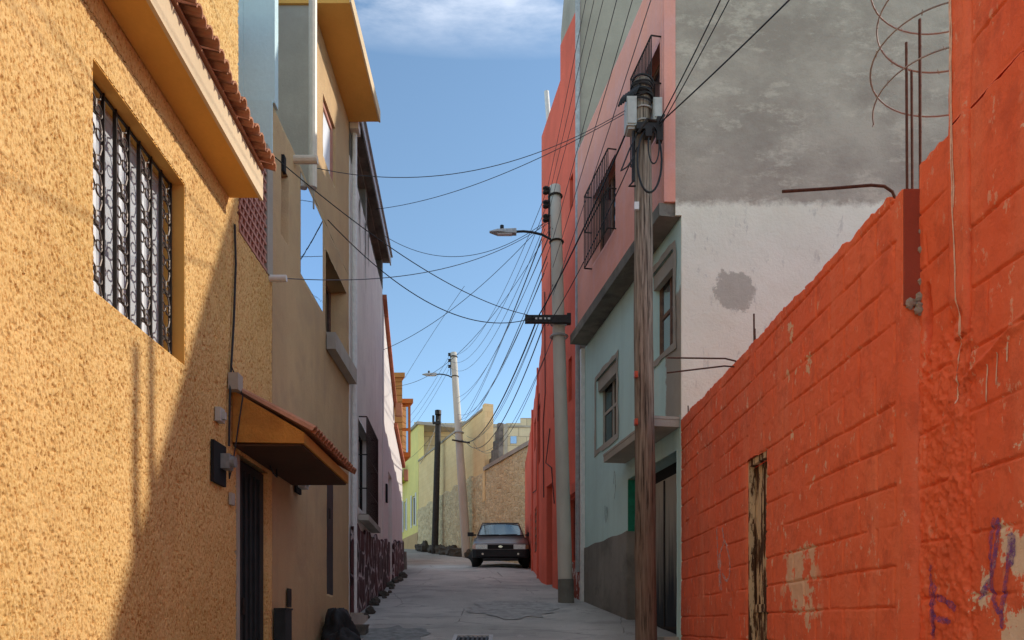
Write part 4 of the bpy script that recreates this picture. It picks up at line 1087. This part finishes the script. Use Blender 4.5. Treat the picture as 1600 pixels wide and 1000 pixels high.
for k in range(9):
    z = 6.36 + .03 * k; mb.ring((1.70 + rw.uniform(-.01, .01), 9, z), .115 + rw.uniform(0, .02), .012, (1, 0, rw.uniform(-.25, .25)), (0, 1, rw.uniform(-.2, .3)), 18, 5)
for k in range(8):
    x = 1.62 - .028 * k; mb.tube([(x + .04, 8.9, 6.52 - .02 * k), (x, 8.87, 6.44 - .018 * k), (x - .03, 8.88, 6.38 - .02 * k)], .014, 5)
mesh_object('cable_wrap', mb, M['cable'], WP)
mb = MB(); mb.box((1.60, 8.80, 5.92), (1.86, 8.88, 6.0)); mb.box((1.70, 8.78, 5.82), (1.78, 8.86, 5.92)); mb.box((1.84, 8.79, 5.78), (1.91, 8.87, 6.06))
mb.tube([(1.62, 8.82, 5.88), (1.72, 8.79, 6.02), (1.86, 8.81, 6.0), (1.93, 8.83, 6.1)], .02, 5)
mesh_object('cable_clamp', mb, M['iron'], WP)
mb = MB(); mb.tube([(1.58, 8.9, 5.95), (1.575, 8.9, 5.35)], .022, 6); mb.tube([(1.575, 8.9, 5.35), (1.52, 8.88, 5.28), (1.60, 8.88, 5.28)], .012, 5)
mesh_object('conduit', mb, M['iron'], WP)
for z in (3.02, 2.45):
    mb = MB().box((1.585, 8.86, z - .035), (1.625, 8.92, z + .035)); mb.box((1.595, 8.845, z - .02), (1.615, 8.859, z + .02))
    mesh_object('reflector', mb, M['redplastic'], WP)
mb = MB().box((1.585, 8.87, 5.0), (1.64, 8.9, 5.09)); mesh_object('number_plate', mb, M['whitepvc'], WP)
mb = MB()
mb.ring((1.755, 8.82, 5.55), 1.0, .013, (.145, 0, 0), (0, .0, .38), 28, 6); o = mesh_object('cable_coil', mb, M['cable'])
tag(o, 'long black cable loop hanging against the wooden pole', 'cable')
mb = MB(); mb.ring((1.80, 8.80, 5.72), 1.0, .009, (.065, 0, 0), (0, .0, .22), 22, 5); o = mesh_object('cable_coil', mb, M['cable'])
tag(o, 'small narrow black cable loop under the clamp of the wooden pole', 'cable')
mb = MB(); mb.tube([(1.62, 8.85, 5.9), (1.52, 8.84, 5.7), (1.42, 8.86, 5.45), (1.5, 8.85, 5.5), (1.58, 8.84, 5.62)], .01, 5); o = mesh_object('cable_coil', mb, M['cable'])
tag(o, 'black cable bent in a sharp V left of the wooden pole', 'cable')

def concrete_pole(name, base, top, r0, r1, label, sc_=1.0):
    t = thing(name, base, label, 'utility pole')
    b = Vector(base); tp = Vector(top); ax = tp - b
    at = lambda z: b + ax * ((z - b.z) / ax.z)
    mesh_object('post', pole_mesh(b - Vector((0, 0, .3)), tp, r0, r1, 14), M['polecon'], t)
    mb = MB(); rack = at(tp.z - .5)
    x = rack.x - r1 - .02
    mb.tube([(x, rack.y - .02, tp.z - .95), (x, rack.y - .02, tp.z - .02)], .018, 5)
    mesh_object('rack', mb, M['iron'], t)
    for k in range(3):
        mb = MB(); z = tp.z - .08 - .25 * k
        mb.tube([(x - .06, rack.y - .02, z - .055), (x - .06, rack.y - .02, z - .03), (x - .06, rack.y - .02, z), (x - .06, rack.y - .02, z + .03), (x - .06, rack.y - .02, z + .055)], [.05, .06, .035, .06, .05], 8)
        mb.tube([(x, rack.y - .02, z), (x - .06, rack.y - .02, z)], .014, 5)
        mesh_object('insulator', mb, M['iron'], t)
    for z in (tp.z - .18, tp.z - 1.0): c = at(z); mesh_object('band', MB().ring((c.x, c.y, z), r1 + .02, .018, (1, 0, 0), (0, 1, 0), 14, 5), M['iron'], t)
    return t, at
P1, at1 = concrete_pole('utility_pole', (1.15, 13.3, gz(13.3)), (.945, 13.3, 7.9), .135, .10, 'grey concrete utility pole with a street lamp arm in front of the tall red house')
P2, at2 = concrete_pole('utility_pole', (-1.476, 31, gz(31)), (-2.05, 31, 11.45), .20, .13, 'pale leaning concrete utility pole with lamp beside the parked car')
def lamp(t, at, z, reach, sc_):
    c = at(z); y = c.y - .02
    mb = MB(); mb.tube([(c.x - .08, y, z), (c.x - .35 * reach, y, z + .13 * reach), (c.x - .6 * reach, y, z + .19 * reach), (c.x - .8 * reach, y, z + .21 * reach), (c.x - reach, y, z + .20 * reach)], .028 * sc_, 6)
    arm = mesh_object('lamp_arm', mb, M['cable'], t)
    hx, hz = c.x - reach, z + .20 * reach; mb = MB()
    L_ = .58 * sc_; h = .055 * sc_; wd = .11 * sc_
    a = [(hx + .02, y - wd * .6, hz - h), (hx + .02, y + wd * .6, hz - h), (hx - L_ * .7, y + wd, hz - h * .7), (hx - L_ * .7, y - wd, hz - h * .7)]
    b = [(hx + .02, y - wd * .5, hz + h), (hx + .02, y + wd * .5, hz + h), (hx - L_ * .7, y + wd * .7, hz + h * .5), (hx - L_ * .7, y - wd * .7, hz + h * .5)]
    mb.hexa(a + b)
    a = [a[3], a[2], (hx - L_, y + wd * .3, hz - h * .25), (hx - L_, y - wd * .3, hz - h * .25)]
    b = [b[3], b[2], (hx - L_, y + wd * .25, hz + h * .1), (hx - L_, y - wd * .25, hz + h * .1)]
    mb.hexa(a + b)
    hd = mesh_object('lamp_head', mb, M['steel'], t)
    mb = MB(); mb.tube([(hx - .3 * sc_, y, hz + h * .7), (hx - .3 * sc_, y, hz + h * .7 + .1 * sc_)], .045 * sc_, 8); mesh_object('light_sensor', mb, M['cable'], hd)
    mb = MB().box((hx - .4 * sc_, y - .06 * sc_, hz - h - .012), (hx - .06, y + .06 * sc_, hz - h + .001)); mesh_object('lens', mb, M['whiteframe'], hd)
lamp(P1, at1, 6.93, .74, .8)
lamp(P2, at2, 10.38, .8, 1.0)
mb = MB().box((.40, 13.05, 5.36), (1.20, 13.13, 5.49)); mb.box((1.14, 13.04, 5.34), (1.21, 13.14, 5.52)); ca = mesh_object('crossarm', mb, M['iron'], P1)
mb = MB()
for x, w_ in ((.58, .035), (.65, .05), (.74, .03), (.80, .045)): mb.box((x, 13.042, 5.41), (x + w_, 13.049, 5.44))
mesh_object('label', mb, M['whitepvc'], ca)
c = at1(5.3)
for z in (5.2, 5.44): mesh_object('band', MB().ring((c.x, c.y, z), .15, .02, (1, 0, 0), (0, 1, 0), 14, 5), M['steel'], P1)
mb = MB(); c = at1(gz(13.3)); mb.tube([(c.x, c.y, gz(13.3) - .2), (c.x - .01, c.y, gz(13.3) + .42)], [.150, .142], 14); mesh_object('tarred_foot', mb, M['soffit'], P1)
mb = MB(); c = at2(7.7); mb.tube([(c.x - .3, 30.8, 7.75), (c.x + .45, 30.8, 7.62)], .035, 5); mesh_object('crossarm', mb, M['iron'], P2)
mb = MB(); mb.ring((at2(8.1).x, 31, 8.1), .2, .03, (1, 0, 0), (0, 1, 0), 14, 5); mesh_object('band', mb, M['steel'], P2)
P3 = thing('utility_pole', (-3.21, 35, gz(35)), 'dark tarred wooden utility pole against the far stone wall', 'utility pole')
mesh_object('post', pole_mesh((-3.21, 35, 3.2), (-3.03, 35, 10.05), .165, .13, 12), M['polewood_dark'], P3)
mb = MB(); mb.box((-3.28, 34.8, 9.5), (-2.9, 34.86, 9.62)); mb.tube([(-3.25, 34.8, 9.55), (-3.25, 34.8, 9.9)], .06, 6); mb.tube([(-3.03, 34.85, 9.95), (-3.03, 34.85, 10.15)], .16, 8)
mesh_object('insulator', mb, M['iron'], P3)

# ================================================================== parked car
cy0 = 20.9; cslope = math.atan((gz(25) - gz(21)) / 4)
CAR = thing('parked_car', (-.055, cy0, gz(cy0) + .01), 'dark grey four door sedan parked facing downhill against the red wall', 'car')
CAR.rotation_euler = (cslope, 0, 0)
def m_paint():
    n = N('dusty_dark_grey_paint'); n.color(n.mix(n.rng(n.noise(2, 5), .3, .7), (.11, .096, .09, 1), (.16, .14, .13, 1)))
    n.b.inputs['Roughness'].default_value = .38; n.b.inputs['Metallic'].default_value = .35; n.b.inputs['Coat Weight'].default_value = .35; n.b.inputs['Coat Roughness'].default_value = .2
    return n.m
M['paint'] = m_paint(); M['blackplastic'] = plain('black_bumper_plastic', (.014, .014, .015, 1), .6, bump=0)
M['tyre'] = plain('tyre_rubber', (.018, .018, .018, 1), .85); M['chrome'] = plain('dull_chrome', (.6, .6, .6, 1), .25, 1.0, bump=0)
M['headlamp'] = plain('headlamp_lens', (.62, .62, .58, 1), .15, .25, var=.35, sc_=40, bump=.2); M['amber'] = plain('amber_lens', (.50, .20, .10, 1), .25, bump=0)
M['windscreen'] = glass('windscreen_glass', (.20, .26, .26, 1), .06, .65)
def loft(secs):
    mb = MB(); n = len(secs[0]); mb.smooth = False
    for s in secs: mb.v += s
    for i in range(len(secs) - 1):
        for j in range(n):
            j2 = (j + 1) % n; mb.f.append((i * n + j, i * n + j2, (i + 1) * n + j2, (i + 1) * n + j))
    mb.f.append(tuple(range(n))[::-1]); mb.f.append(tuple((len(secs) - 1) * n + j for j in range(n)))
    return mb
def sec(y, hw, zt, zb):
    h = [(0, zt + .012), (hw * .5, zt + .008), (hw * .82, zt - .012), (hw * .95, zt - .055), (hw, zt - .16), (hw * 1.0, (zt + zb) / 2), (hw * .985, zb + .1), (hw * .93, zb), (hw * .4, zb - .01)]
    r = [(x, y, z) for x, z in h]; l = [(-x, y, z) for x, z in h[1:]][::-1]
    return r + l
bodyS = [sec(.04, .70, .665, .40), sec(.10, .755, .70, .34), sec(.30, .80, .745, .30), sec(.75, .82, .815, .27), sec(1.18, .826, .885, .25), sec(1.6, .83, .915, .22),
         sec(2.4, .83, .925, .22), sec(3.2, .825, .925, .25), sec(3.55, .815, .935, .27), sec(3.95, .79, .915, .30), sec(4.15, .75, .86, .34), sec(4.2, .70, .80, .4)]
bo = mesh_object('body', loft(bodyS), M['paint'], CAR, local=True, smooth=True)
def rsec(y, hb, zb, ht, zt):
    h = [(0, zt + .02), (ht * .7, zt + .008), (ht * .95, zt - .025), (ht + .3 * (hb - ht), zt - .3 * (zt - zb)), (hb, zb)]
    return [(x, y, z) for x, z in h] + [(-x, y, z) for x, z in h[1:]][::-1]
gh = [rsec(1.08, .735, .84, .70, .885), rsec(1.42, .745, .84, .635, 1.09), rsec(1.80, .75, .85, .575, 1.285), rsec(2.0, .75, .85, .56, 1.318), rsec(2.4, .75, .85, .555, 1.33), rsec(2.85, .75, .85, .56, 1.30), rsec(3.1, .745, .85, .60, 1.18), rsec(3.5, .735, .85, .68, .93)]
mesh_object('roof', loft(gh), M['paint'], CAR, local=True, smooth=True)
def pane(name, pts, mat, parent=CAR):
    mb = MB(); mb.face(*pts)
    c = Vector(pts[1]) - Vector(pts[0]); nn = c.cross(Vector(pts[2]) - Vector(pts[1])).normalized() * .006
    mb.face(*[tuple(Vector(p) - nn) for p in pts][::-1]); return mesh_object(name, mb, mat, parent, local=True)
wsp = []
for (y, hb, zz_) in ((1.13, .655, .926), (1.74, .525, 1.262)): wsp.append((y, hb, zz_))
mb = MB(); nseg = 8
for i in range(nseg + 1):
    t = i / nseg; x = -1 + 2 * t
    for (y, hb, z) in wsp: mb.v.append((x * hb, y - .022 + .02 * x * x, z + .027 - .014 * x * x))
for i in range(nseg): mb.f.append((2 * i, 2 * i + 2, 2 * i + 3, 2 * i + 1))
ws = mesh_object('windscreen', mb, M['windscreen'], CAR, local=True, smooth=True)
mb = MB()
ed = [(-.68, 1.10, .915), (-.545, 1.75, 1.29), (.545, 1.75, 1.29), (.68, 1.10, .915), (-.68, 1.10, .915)]
mb.tube([(a, b - .02, c + .02) for a, b, c in ed], .017, 5); mesh_object('seal', mb, M['blackplastic'], ws, local=True)
for q in ([(-.55, 1.10, .945), (-.05, 1.10, .955)], [(.02, 1.10, .95), (.5, 1.11, .965)]): mesh_object('wiper', MB().tube(q, .011, 4), M['blackplastic'], ws, local=True)
for s in (-1, 1):
    mb = MB()
    pts = [(s * .752, 1.52, .93), (s * .752, 2.25, .935), (s * .635, 2.25, 1.30), (s * .64, 1.82, 1.28)]
    mb.face(*pts); mesh_object('side_window', mb, M['glass'], CAR, local=True)
    mb = MB(); mb.face(*[(s * .752, 2.3, .935), (s * .752, 3.05, .935), (s * .655, 2.9, 1.24), (s * .635, 2.3, 1.30)])
    mesh_object('side_window', mb, M['glass'], CAR, local=True)
    x0 = .37
    mb = MB()
    a = [(s * x0, .008, .535), (s * .70, .03, .535), (s * .70, .2, .535), (s * x0, .2, .535)]; b = [(s * x0, .022, .665), (s * .705, .045, .66), (s * .705, .2, .66), (s * x0, .2, .665)]
    mb.hexa(a + b); hl = mesh_object('headlight', mb, M['headlamp'], CAR, local=True)
    mb = MB(); mb.hexa([(s * .703, .032, .535), (s * .795, .12, .535), (s * .81, .3, .535), (s * .703, .2, .535), (s * .708, .047, .66), (s * .798, .14, .655), (s * .812, .3, .655), (s * .708, .2, .66)])
    mesh_object('indicator', mb, M['amber'], hl, local=True)
    mb = MB(); mb.box((-.09, -.07, -.06), (.09, .06, .06)); mb.hexa([(-.075, -.082, -.045), (.075, -.082, -.045), (.085, -.071, -.055), (-.085, -.071, -.055), (-.075, -.082, .045), (.075, -.082, .045), (.085, -.071, .055), (-.085, -.071, .055)])
    mb.v = [(s * .90 + x, 1.45 + y, .97 + z) for x, y, z in mb.v]; mb.box((s * .8 - .06, 1.43, .93), (s * .8 + .06, 1.47, .97))
    mesh_object('side_mirror', mb, M['blackplastic'], CAR, local=True)
    for y in (.78, 3.22):
        mb = MB(); mb.smooth = True; r0 = .285
        prof = [(.10, .17), (.10, .25), (.085, r0 - .012), (.05, r0), (-.05, r0), (-.085, r0 - .012), (-.10, .25), (-.10, .17)]
        mb.tube([(s * .735 + q * s, y, .265) for q, _ in prof], [rr_ for _, rr_ in prof], 22); wl = mesh_object('wheel', mb, M['tyre'], CAR, local=True)
        mb = MB(); mb.tube([(s * .836, y, .265), (s * .842, y, .265)], [.17, .13], 16); mesh_object('rim', mb, M['steel'], wl, local=True)
mb = MB(); mb.box((-.366, .012, .54), (.366, .10, .66))
for k in range(4): mb.box((-.36, .003, .552 + .026 * k), (.36, .011, .563 + .026 * k))
gr_ = mesh_object('grille', mb, M['blackplastic'], CAR, local=True)
mb = MB(); mb.tube([(0, .004, .605), (0, -.006, .605)], .06, 14); mb.v = [(x, y, .605 + (z - .605) * .55) for x, y, z in mb.v]; mesh_object('emblem', mb, M['chrome'], gr_, local=True)
def bsec(y, hw, z0, z1): return [(-hw, y + .0, z0), (hw, y, z0), (hw, y, z1), (-hw, y, z1)]
mb = loft([bsec(-.06, .60, .34, .49), bsec(-.045, .70, .31, .515), bsec(.02, .79, .29, .53), bsec(.30, .815, .29, .53)]); bp = mesh_object('bumper', mb, M['blackplastic'], CAR, local=True)
mb = MB(); mb.tube([(-.72, -.032, .525), (-.6, -.055, .527), (.6, -.055, .527), (.72, -.032, .525)], .012, 5); mesh_object('trim_strip', mb, M['paint'], bp, local=True)
mb = MB().box((-.5, -.05, .20), (.5, .1, .285)); mesh_object('air_dam', mb, M['blackplastic'], bp, local=True)
for s in (-1, 1):
    mb = MB(); mb.tube([(s * .5, -.064, .40), (s * .5, -.05, .40)], .03, 10); mesh_object('fog_light', mb, M['headlamp'], bp, local=True)
mb = MB(); mb.box((-.75, 4.15, .3), (.75, 4.26, .52)); mesh_object('bumper', mb, M['blackplastic'], CAR, local=True)

# ================================================================== rebar, razor wire, odds and ends
def rod(pts, r, label, cat='rebar', mat='rust', name='rebar', group=None):
    mb = MB(); mb.tube(pts, r, 6); return tag(mesh_object(name, mb, M[mat]), label, cat, group)
rod([(2.255, 4.12, 2.3), (2.25, 4.12, 3.25)], .007, 'leftmost of three upright rusty rods on the red wall pier, the middle in height')
rod([(2.29, 4.13, 2.3), (2.285, 4.13, 3.1)], .007, 'middle and shortest of three upright rusty rods on the red wall pier')
rod([(2.335, 4.13, 2.3), (2.325, 4.12, 3.38)], .008, 'rightmost and tallest of three upright rusty rods on the red wall pier')
arc = [(2.24, 4.2, 2.3), (2.235, 4.2, 2.42), (2.21, 4.19, 2.46), (2.16, 4.18, 2.485), (2.08, 4.17, 2.485), (1.85, 4.15, 2.455), (1.56, 4.12, 2.42)]
rod(arc, .0085, 'thick rusty bar bent over sideways from the red wall pier')
rod([(2.24, 6.98, 2.3), (2.235, 6.98, 2.45), (2.2, 6.98, 2.5), (2.1, 6.97, 2.52), (1.55, 6.95, 2.52)], .0075, 'upper of two thin rods bent out level from the red wall top')
rod([(2.25, 7.02, 2.3), (2.24, 7.02, 2.43), (2.2, 7.02, 2.46), (2.1, 7.0, 2.46), (1.55, 6.97, 2.385)], .0075, 'lower of two thin rods bent out and sloping down from the red wall top')
rod([(2.27, 6.66, 2.3), (2.265, 6.66, 2.81)], .008, 'single upright rod halfway along the red wall top')
rod([(2.27, 6.62, 2.3), (2.262, 6.62, 2.66)], .005, 'thin short rod close behind the single upright rod on the red wall')
rod([(2.27, 9.0, 2.3), (2.26, 9.0, 2.68)], .008, 'short rod stub at the far end of the red wall')
mb = MB(); pts = []
for k in range(170):
    a = k * 2 * math.pi / 44; q = .34 + .02 * math.sin(a * .37)
    pts.append((2.38 + q * math.cos(a + 2.6) , 4.02 + q * .8 * math.sin(a + 2.6), 2.82 + .235 * k / 44 + .05 * math.sin(a)))
mb.tube(pts, .0045, 5)
rz = random.Random(3)
for i in range(0, len(pts) - 1, 6):
    p = Vector(pts[i]); mb.tube([p + Vector((rz.uniform(-.012, .012), rz.uniform(-.012, .012), -.012)), p + Vector((0, 0, .014))], .0028, 4)
tag(mesh_object('razor_wire', mb, M['greywire']), 'loose coil of thin barbed wire looping beside the tall red house', 'barbed wire')
# slender posts standing in the yard to the right; their shadows fall on the ochre house
for (x, y, zt) in ((6.0, 7.42, 6.9), (6.1, 7.66, 7.15)):
    rod([(x, y, gz(7) - .2), (x, y, zt)], .045, 'slim iron post standing in the yard behind the red wall', 'post', 'iron', 'yard_post', 'iron posts in the yard behind the red wall')

# loose stones at the foot of the cladding
rd_ = random.Random(21)
for k in range(16):
    d = 11.4 + k * .52 + rd_.uniform(-.2, .2); c = FD.p(d, 0, .12 + rd_.uniform(0, .12)); q = rd_.uniform(.04, .095); ph = rd_.uniform(0, 6)
    mb = MB(); n1, n2 = 6, 8; zg = road_z(c.x, c.y) + q * .35
    for i in range(n1 + 1):
        th = math.pi * i / n1
        for j in range(n2):
            a = 2 * math.pi * j / n2; k2 = 1 + .25 * math.sin(2 * a + ph) * math.sin(th) + .15 * math.sin(5 * a + th * 3 + ph)
            mb.v.append((c.x + q * k2 * math.sin(th) * math.cos(a), c.y + q * 1.2 * k2 * math.sin(th) * math.sin(a), zg + q * .8 * k2 * math.cos(th)))
    for i in range(n1):
        for j in range(n2): mb.f.append((i * n2 + j, i * n2 + (j + 1) % n2, (i + 1) * n2 + (j + 1) % n2, (i + 1) * n2 + j))
    tag(mesh_object('loose_stone', mb, M['rock']), 'small dark loose stone lying along the foot of the maroon cladding', 'stone', 'loose stones along the maroon cladding')

# rubbish and step at the foot of the tan house
def lump(name, c, s, seed, mat, label, cat):
    mb = MB(); mb.smooth = True; n1, n2 = 26, 36; r = random.Random(seed); ph = [r.uniform(0, 6) for _ in range(4)]
    for i in range(n1 + 1):
        th = math.pi * i / n1
        for j in range(n2):
            a = 2 * math.pi * j / n2
            k2 = 1 + .12 * math.sin(3 * a + ph[0] + 2 * th) * math.sin(th) + .08 * math.sin(5 * a + ph[1] - 3 * th) * math.sin(th) + .08 * math.cos(4 * th + ph[2]) - .10 * abs(math.sin(4 * a + 3 * math.sin(3 * th + ph[3]) + ph[0])) * math.sin(th) - .05 * abs(math.sin(9 * th + 2 * math.sin(3 * a)))
            mb.v.append((c[0] + s[0] * k2 * math.sin(th) * math.cos(a), c[1] + s[1] * k2 * math.sin(th) * math.sin(a), c[2] + s[2] * k2 * math.cos(th)))
    for i in range(n1):
        for j in range(n2): mb.f.append((i * n2 + j, i * n2 + (j + 1) % n2, (i + 1) * n2 + (j + 1) % n2, (i + 1) * n2 + j))
    return tag(mesh_object(name, mb, mat), label, cat)
M['bag'] = plain('black_plastic_bag', (.010, .010, .011, 1), .7, bump=.3)
lump('rubbish_bag', (-2.1, 9.45, -.12), (.24, .35, .34), 5, M['bag'], 'larger black rubbish bag slumped against the tan house', 'rubbish bag')
lump('rubbish_bag', (-1.92, 9.0, -.26), (.22, .28, .24), 8, M['bag'], 'smaller black rubbish bag lying in front of the other bag', 'rubbish bag')
mb = MB(); mb.box((-2.29, 9.95, -.5), (-2.02, 11.1, .16)); mb.box((-2.29, 11.101, -.4), (-2.1, 11.3, .2))
tag(mesh_object('door_step', mb, M['cement_trim']), 'low worn concrete step below the dark narrow door of the tan house', 'step')
mb = MB(); mb.box((-1.93, 9.72, -.5), (-1.8, 9.95, .0)); mb.box((-1.94, 9.71, .001), (-1.79, 9.96, .02))
tag(mesh_object('kerb_block', mb, M['soffit']), 'small dark concrete block standing beside the black rubbish bags', 'block')
mb = MB(); mb.box((-2.285, 7.4, -1), (-2.17, 7.62, .16)); mb.box((-2.286, 7.39, .161), (-2.16, 7.63, .18))
tag(mesh_object('stone_block', mb, M['darkdoor']), 'narrow dark block against the tan house right of the ochre house door', 'block')
# drain grate in the road
GT = thing('drain_grate', (-.37, 9.25, gz(9.25)), 'rectangular iron drain grate set in the concrete road', 'drain')
y0, y1, x0, x1 = 8.95, 9.5, -.62, -.12
mb = MB(); zf = lambda y: gz(y) + .03
def slab(mb, xa, xb, ya, yb, h):
    mb.hexa([(xa, ya, zf(ya) - .1), (xb, ya, zf(ya) - .1), (xb, yb, zf(yb) - .1), (xa, yb, zf(yb) - .1), (xa, ya, zf(ya) + h), (xb, ya, zf(ya) + h), (xb, yb, zf(yb) + h), (xa, yb, zf(yb) + h)])
slab(mb, x0, x1, y0, y0 + .05, .035); slab(mb, x0, x1, y1 - .05, y1, .035); slab(mb, x0, x0 + .05, y0 + .051, y1 - .051, .035); slab(mb, x1 - .05, x1, y0 + .051, y1 - .051, .035)
mesh_object('frame', mb, M['steel'], GT)
mb = MB()
for k in range(7): slab(mb, x0 + .06 + .058 * k, x0 + .085 + .058 * k, y0 + .06, y1 - .06, .02)
mesh_object('bars', mb, M['iron'], GT)
mb = MB(); slab(mb, x0 + .051, x1 - .051, y0 + .051, y1 - .051, .004); mesh_object('pit', mb, M['dark'], GT)

# ================================================================== overhead cables
def cable(a, b, sag, r, label, mat='wire', group='overhead cables across the street', n=28):
    a = Vector(a); b = Vector(b); mb = MB()
    r = r * .6
    mb.tube([a.lerp(b, i / n) - Vector((0, 0, sag * 4 * (i / n) * (1 - i / n))) for i in range(n + 1)], r, 5)
    return tag(mesh_object('cable', mb, M[mat]), label, 'cable', group)
wp = Vector((1.66, 8.95, 6.2))
p1h = Vector((.85, 13.25, 7.3)); p1c = Vector((.55, 13.08, 5.48))
cable((-2.28, 8.9, 5.52), (1.62, 9.0, 6.35), .42, .0075, 'thin cable from the tan house spout up to the wooden pole, highest across the sky')
cable((-2.3, 13.4, 7.55), (1.62, 8.95, 6.28), .22, .008, 'cable from the mauve house roof edge to the wooden pole top')
cable((-2.28, 7.36, 4.68), p1c, .28, .010, 'cable from the clay screen post of the ochre house to the pole crossarm', 'cable')
cable((-2.28, 9.65, 5.3), p1c + Vector((.04, 0, -.02)), .55, .012, 'heavy black sagging cable from the tan house to the pole crossarm', 'cable')
cable((-2.36, 14.6, 7.72), p1h, .55, .009, 'sagging cable from the corner of the mauve roof to the concrete pole')
cable((-2.28, 7.3, 3.44), p1h + Vector((0, 0, -.06)), .35, .008, 'low thin cable from the drain spout of the ochre house to the concrete pole')
cable((-2.48, 15.4, 5.75), p1h + Vector((.05, 0, .1)), .30, .009, 'rising cable from the mauve house corner to the concrete pole top')
cable((-2.62, 17.6, 5.7), p1h + Vector((.02, 0, -.15)), .7, .008, 'slack cable from the white wall coping up to the concrete pole')
cable((-3.2, 24.2, 8.1), (-.95, 18.5, 8.5), -.05, .009, 'short cable rising from the orange house roof to join the slack cable')
for k in range(3):
    a = (.80, 13.28, 7.82 - .25 * k); b = (-2.23, 30.98, 11.37 - .25 * k)
    cable(a, b, .9 + .1 * k, .009, 'thin line strung insulator to insulator between the two concrete poles', group='lines between the two concrete poles')
cable((.6, 13.1, 5.4), (-1.7, 30.85, 7.75), .75, .024, 'thickest black cable bundle from the crossarm down to the leaning pole', 'cable')
cable((.75, 13.1, 5.38), (-1.55, 30.85, 7.72), 1.05, .018, 'second thick black cable slung just below the thickest bundle', 'cable')
for k, (ax, az, bx, bz, sg) in enumerate(((.70, 6.9, -1.75, 8.3, .3), (.8, 6.6, -1.7, 8.2, .5), (.84, 5.9, -1.45, 7.7, .7), (.92, 5.2, -1.2, 7.5, .9), (.9, 7.1, -1.85, 9.3, .5), (.75, 6.3, -1.8, 8.6, .6))):
    cable((ax + .06, 13.22, az + .2), (bx - .05, 30.92, bz + .25), sg * 1.4, .010, 'thin cable of the fan spreading from the near concrete pole to the leaning one', group='fan of thin cables between the poles')
    cable((ax, 13.2, az), (bx, 30.9, bz), sg, .010, 'thin cable of the fan spreading from the near concrete pole to the leaning one', group='fan of thin cables between the poles')
for k in range(3):
    cable((-2.23, 30.95, 11.3 - .28 * k), (-7.5, 46, 11.6 - .5 * k), .6, .011, 'thin line running from the leaning pole off to the left behind the roofs', group='lines leaving the leaning pole to the left')
cable((-1.72, 30.85, 7.7), (-3.03, 34.85, 9.8), .1, .012, 'short cable linking the leaning concrete pole to the tarred pole')
cable((-3.03, 34.85, 9.7), (-5.4, 42.6, 8.6), .5, .03, 'pale thick cable drooping from the tarred pole to the lemon house', 'pvc')
cable((-3.05, 34.85, 9.3), (-6.2, 42, 9.0), .3, .012, 'lower dark cable from the tarred pole to the lemon house')
# lines that pass overhead towards the viewer
for k in range(3):
    cable((.80, 13.28, 7.82 - .25 * k), (2.1 + .35 * k, -14, 9.2 + .1 * k), .9, .007, 'thin overhead line passing in front of the pink facade towards the viewer', group='lines passing overhead in front of the pink facade')
for k in range(3):
    cable((.9, 13.2, 6.9 - .5 * k), (2.5 + .2 * k, -14, 8.2 - .2 * k), .8, .008, 'thin overhead line passing in front of the pink facade towards the viewer', group='lines passing overhead in front of the pink facade')
cable((1.62, 8.9, 6.25), p1c + Vector((.1, 0, .02)), .12, .02, 'heavy black bundle running from the wooden pole down to the crossarm', 'cable')
cable((1.62, 8.88, 5.75), (.8, 13.05, 5.3), .12, .012, 'thinner black cable below the heavy bundle between wooden pole and crossarm', 'cable')
cable((1.86, 8.82, 5.98), (3.55, 3.0, 5.05), .10, .014, 'thick black cable from the wooden pole rising right to the red house roof', 'cable')
cable((1.86, 8.85, 6.0), (2.55, 1.5, 6.2), .25, .012, 'left of the paired black cables running from the wooden pole over the viewer', 'cable')
cable((1.88, 8.84, 5.95), (2.75, 1.0, 6.1), .25, .010, 'right of the paired black cables running from the wooden pole over the viewer', 'cable')
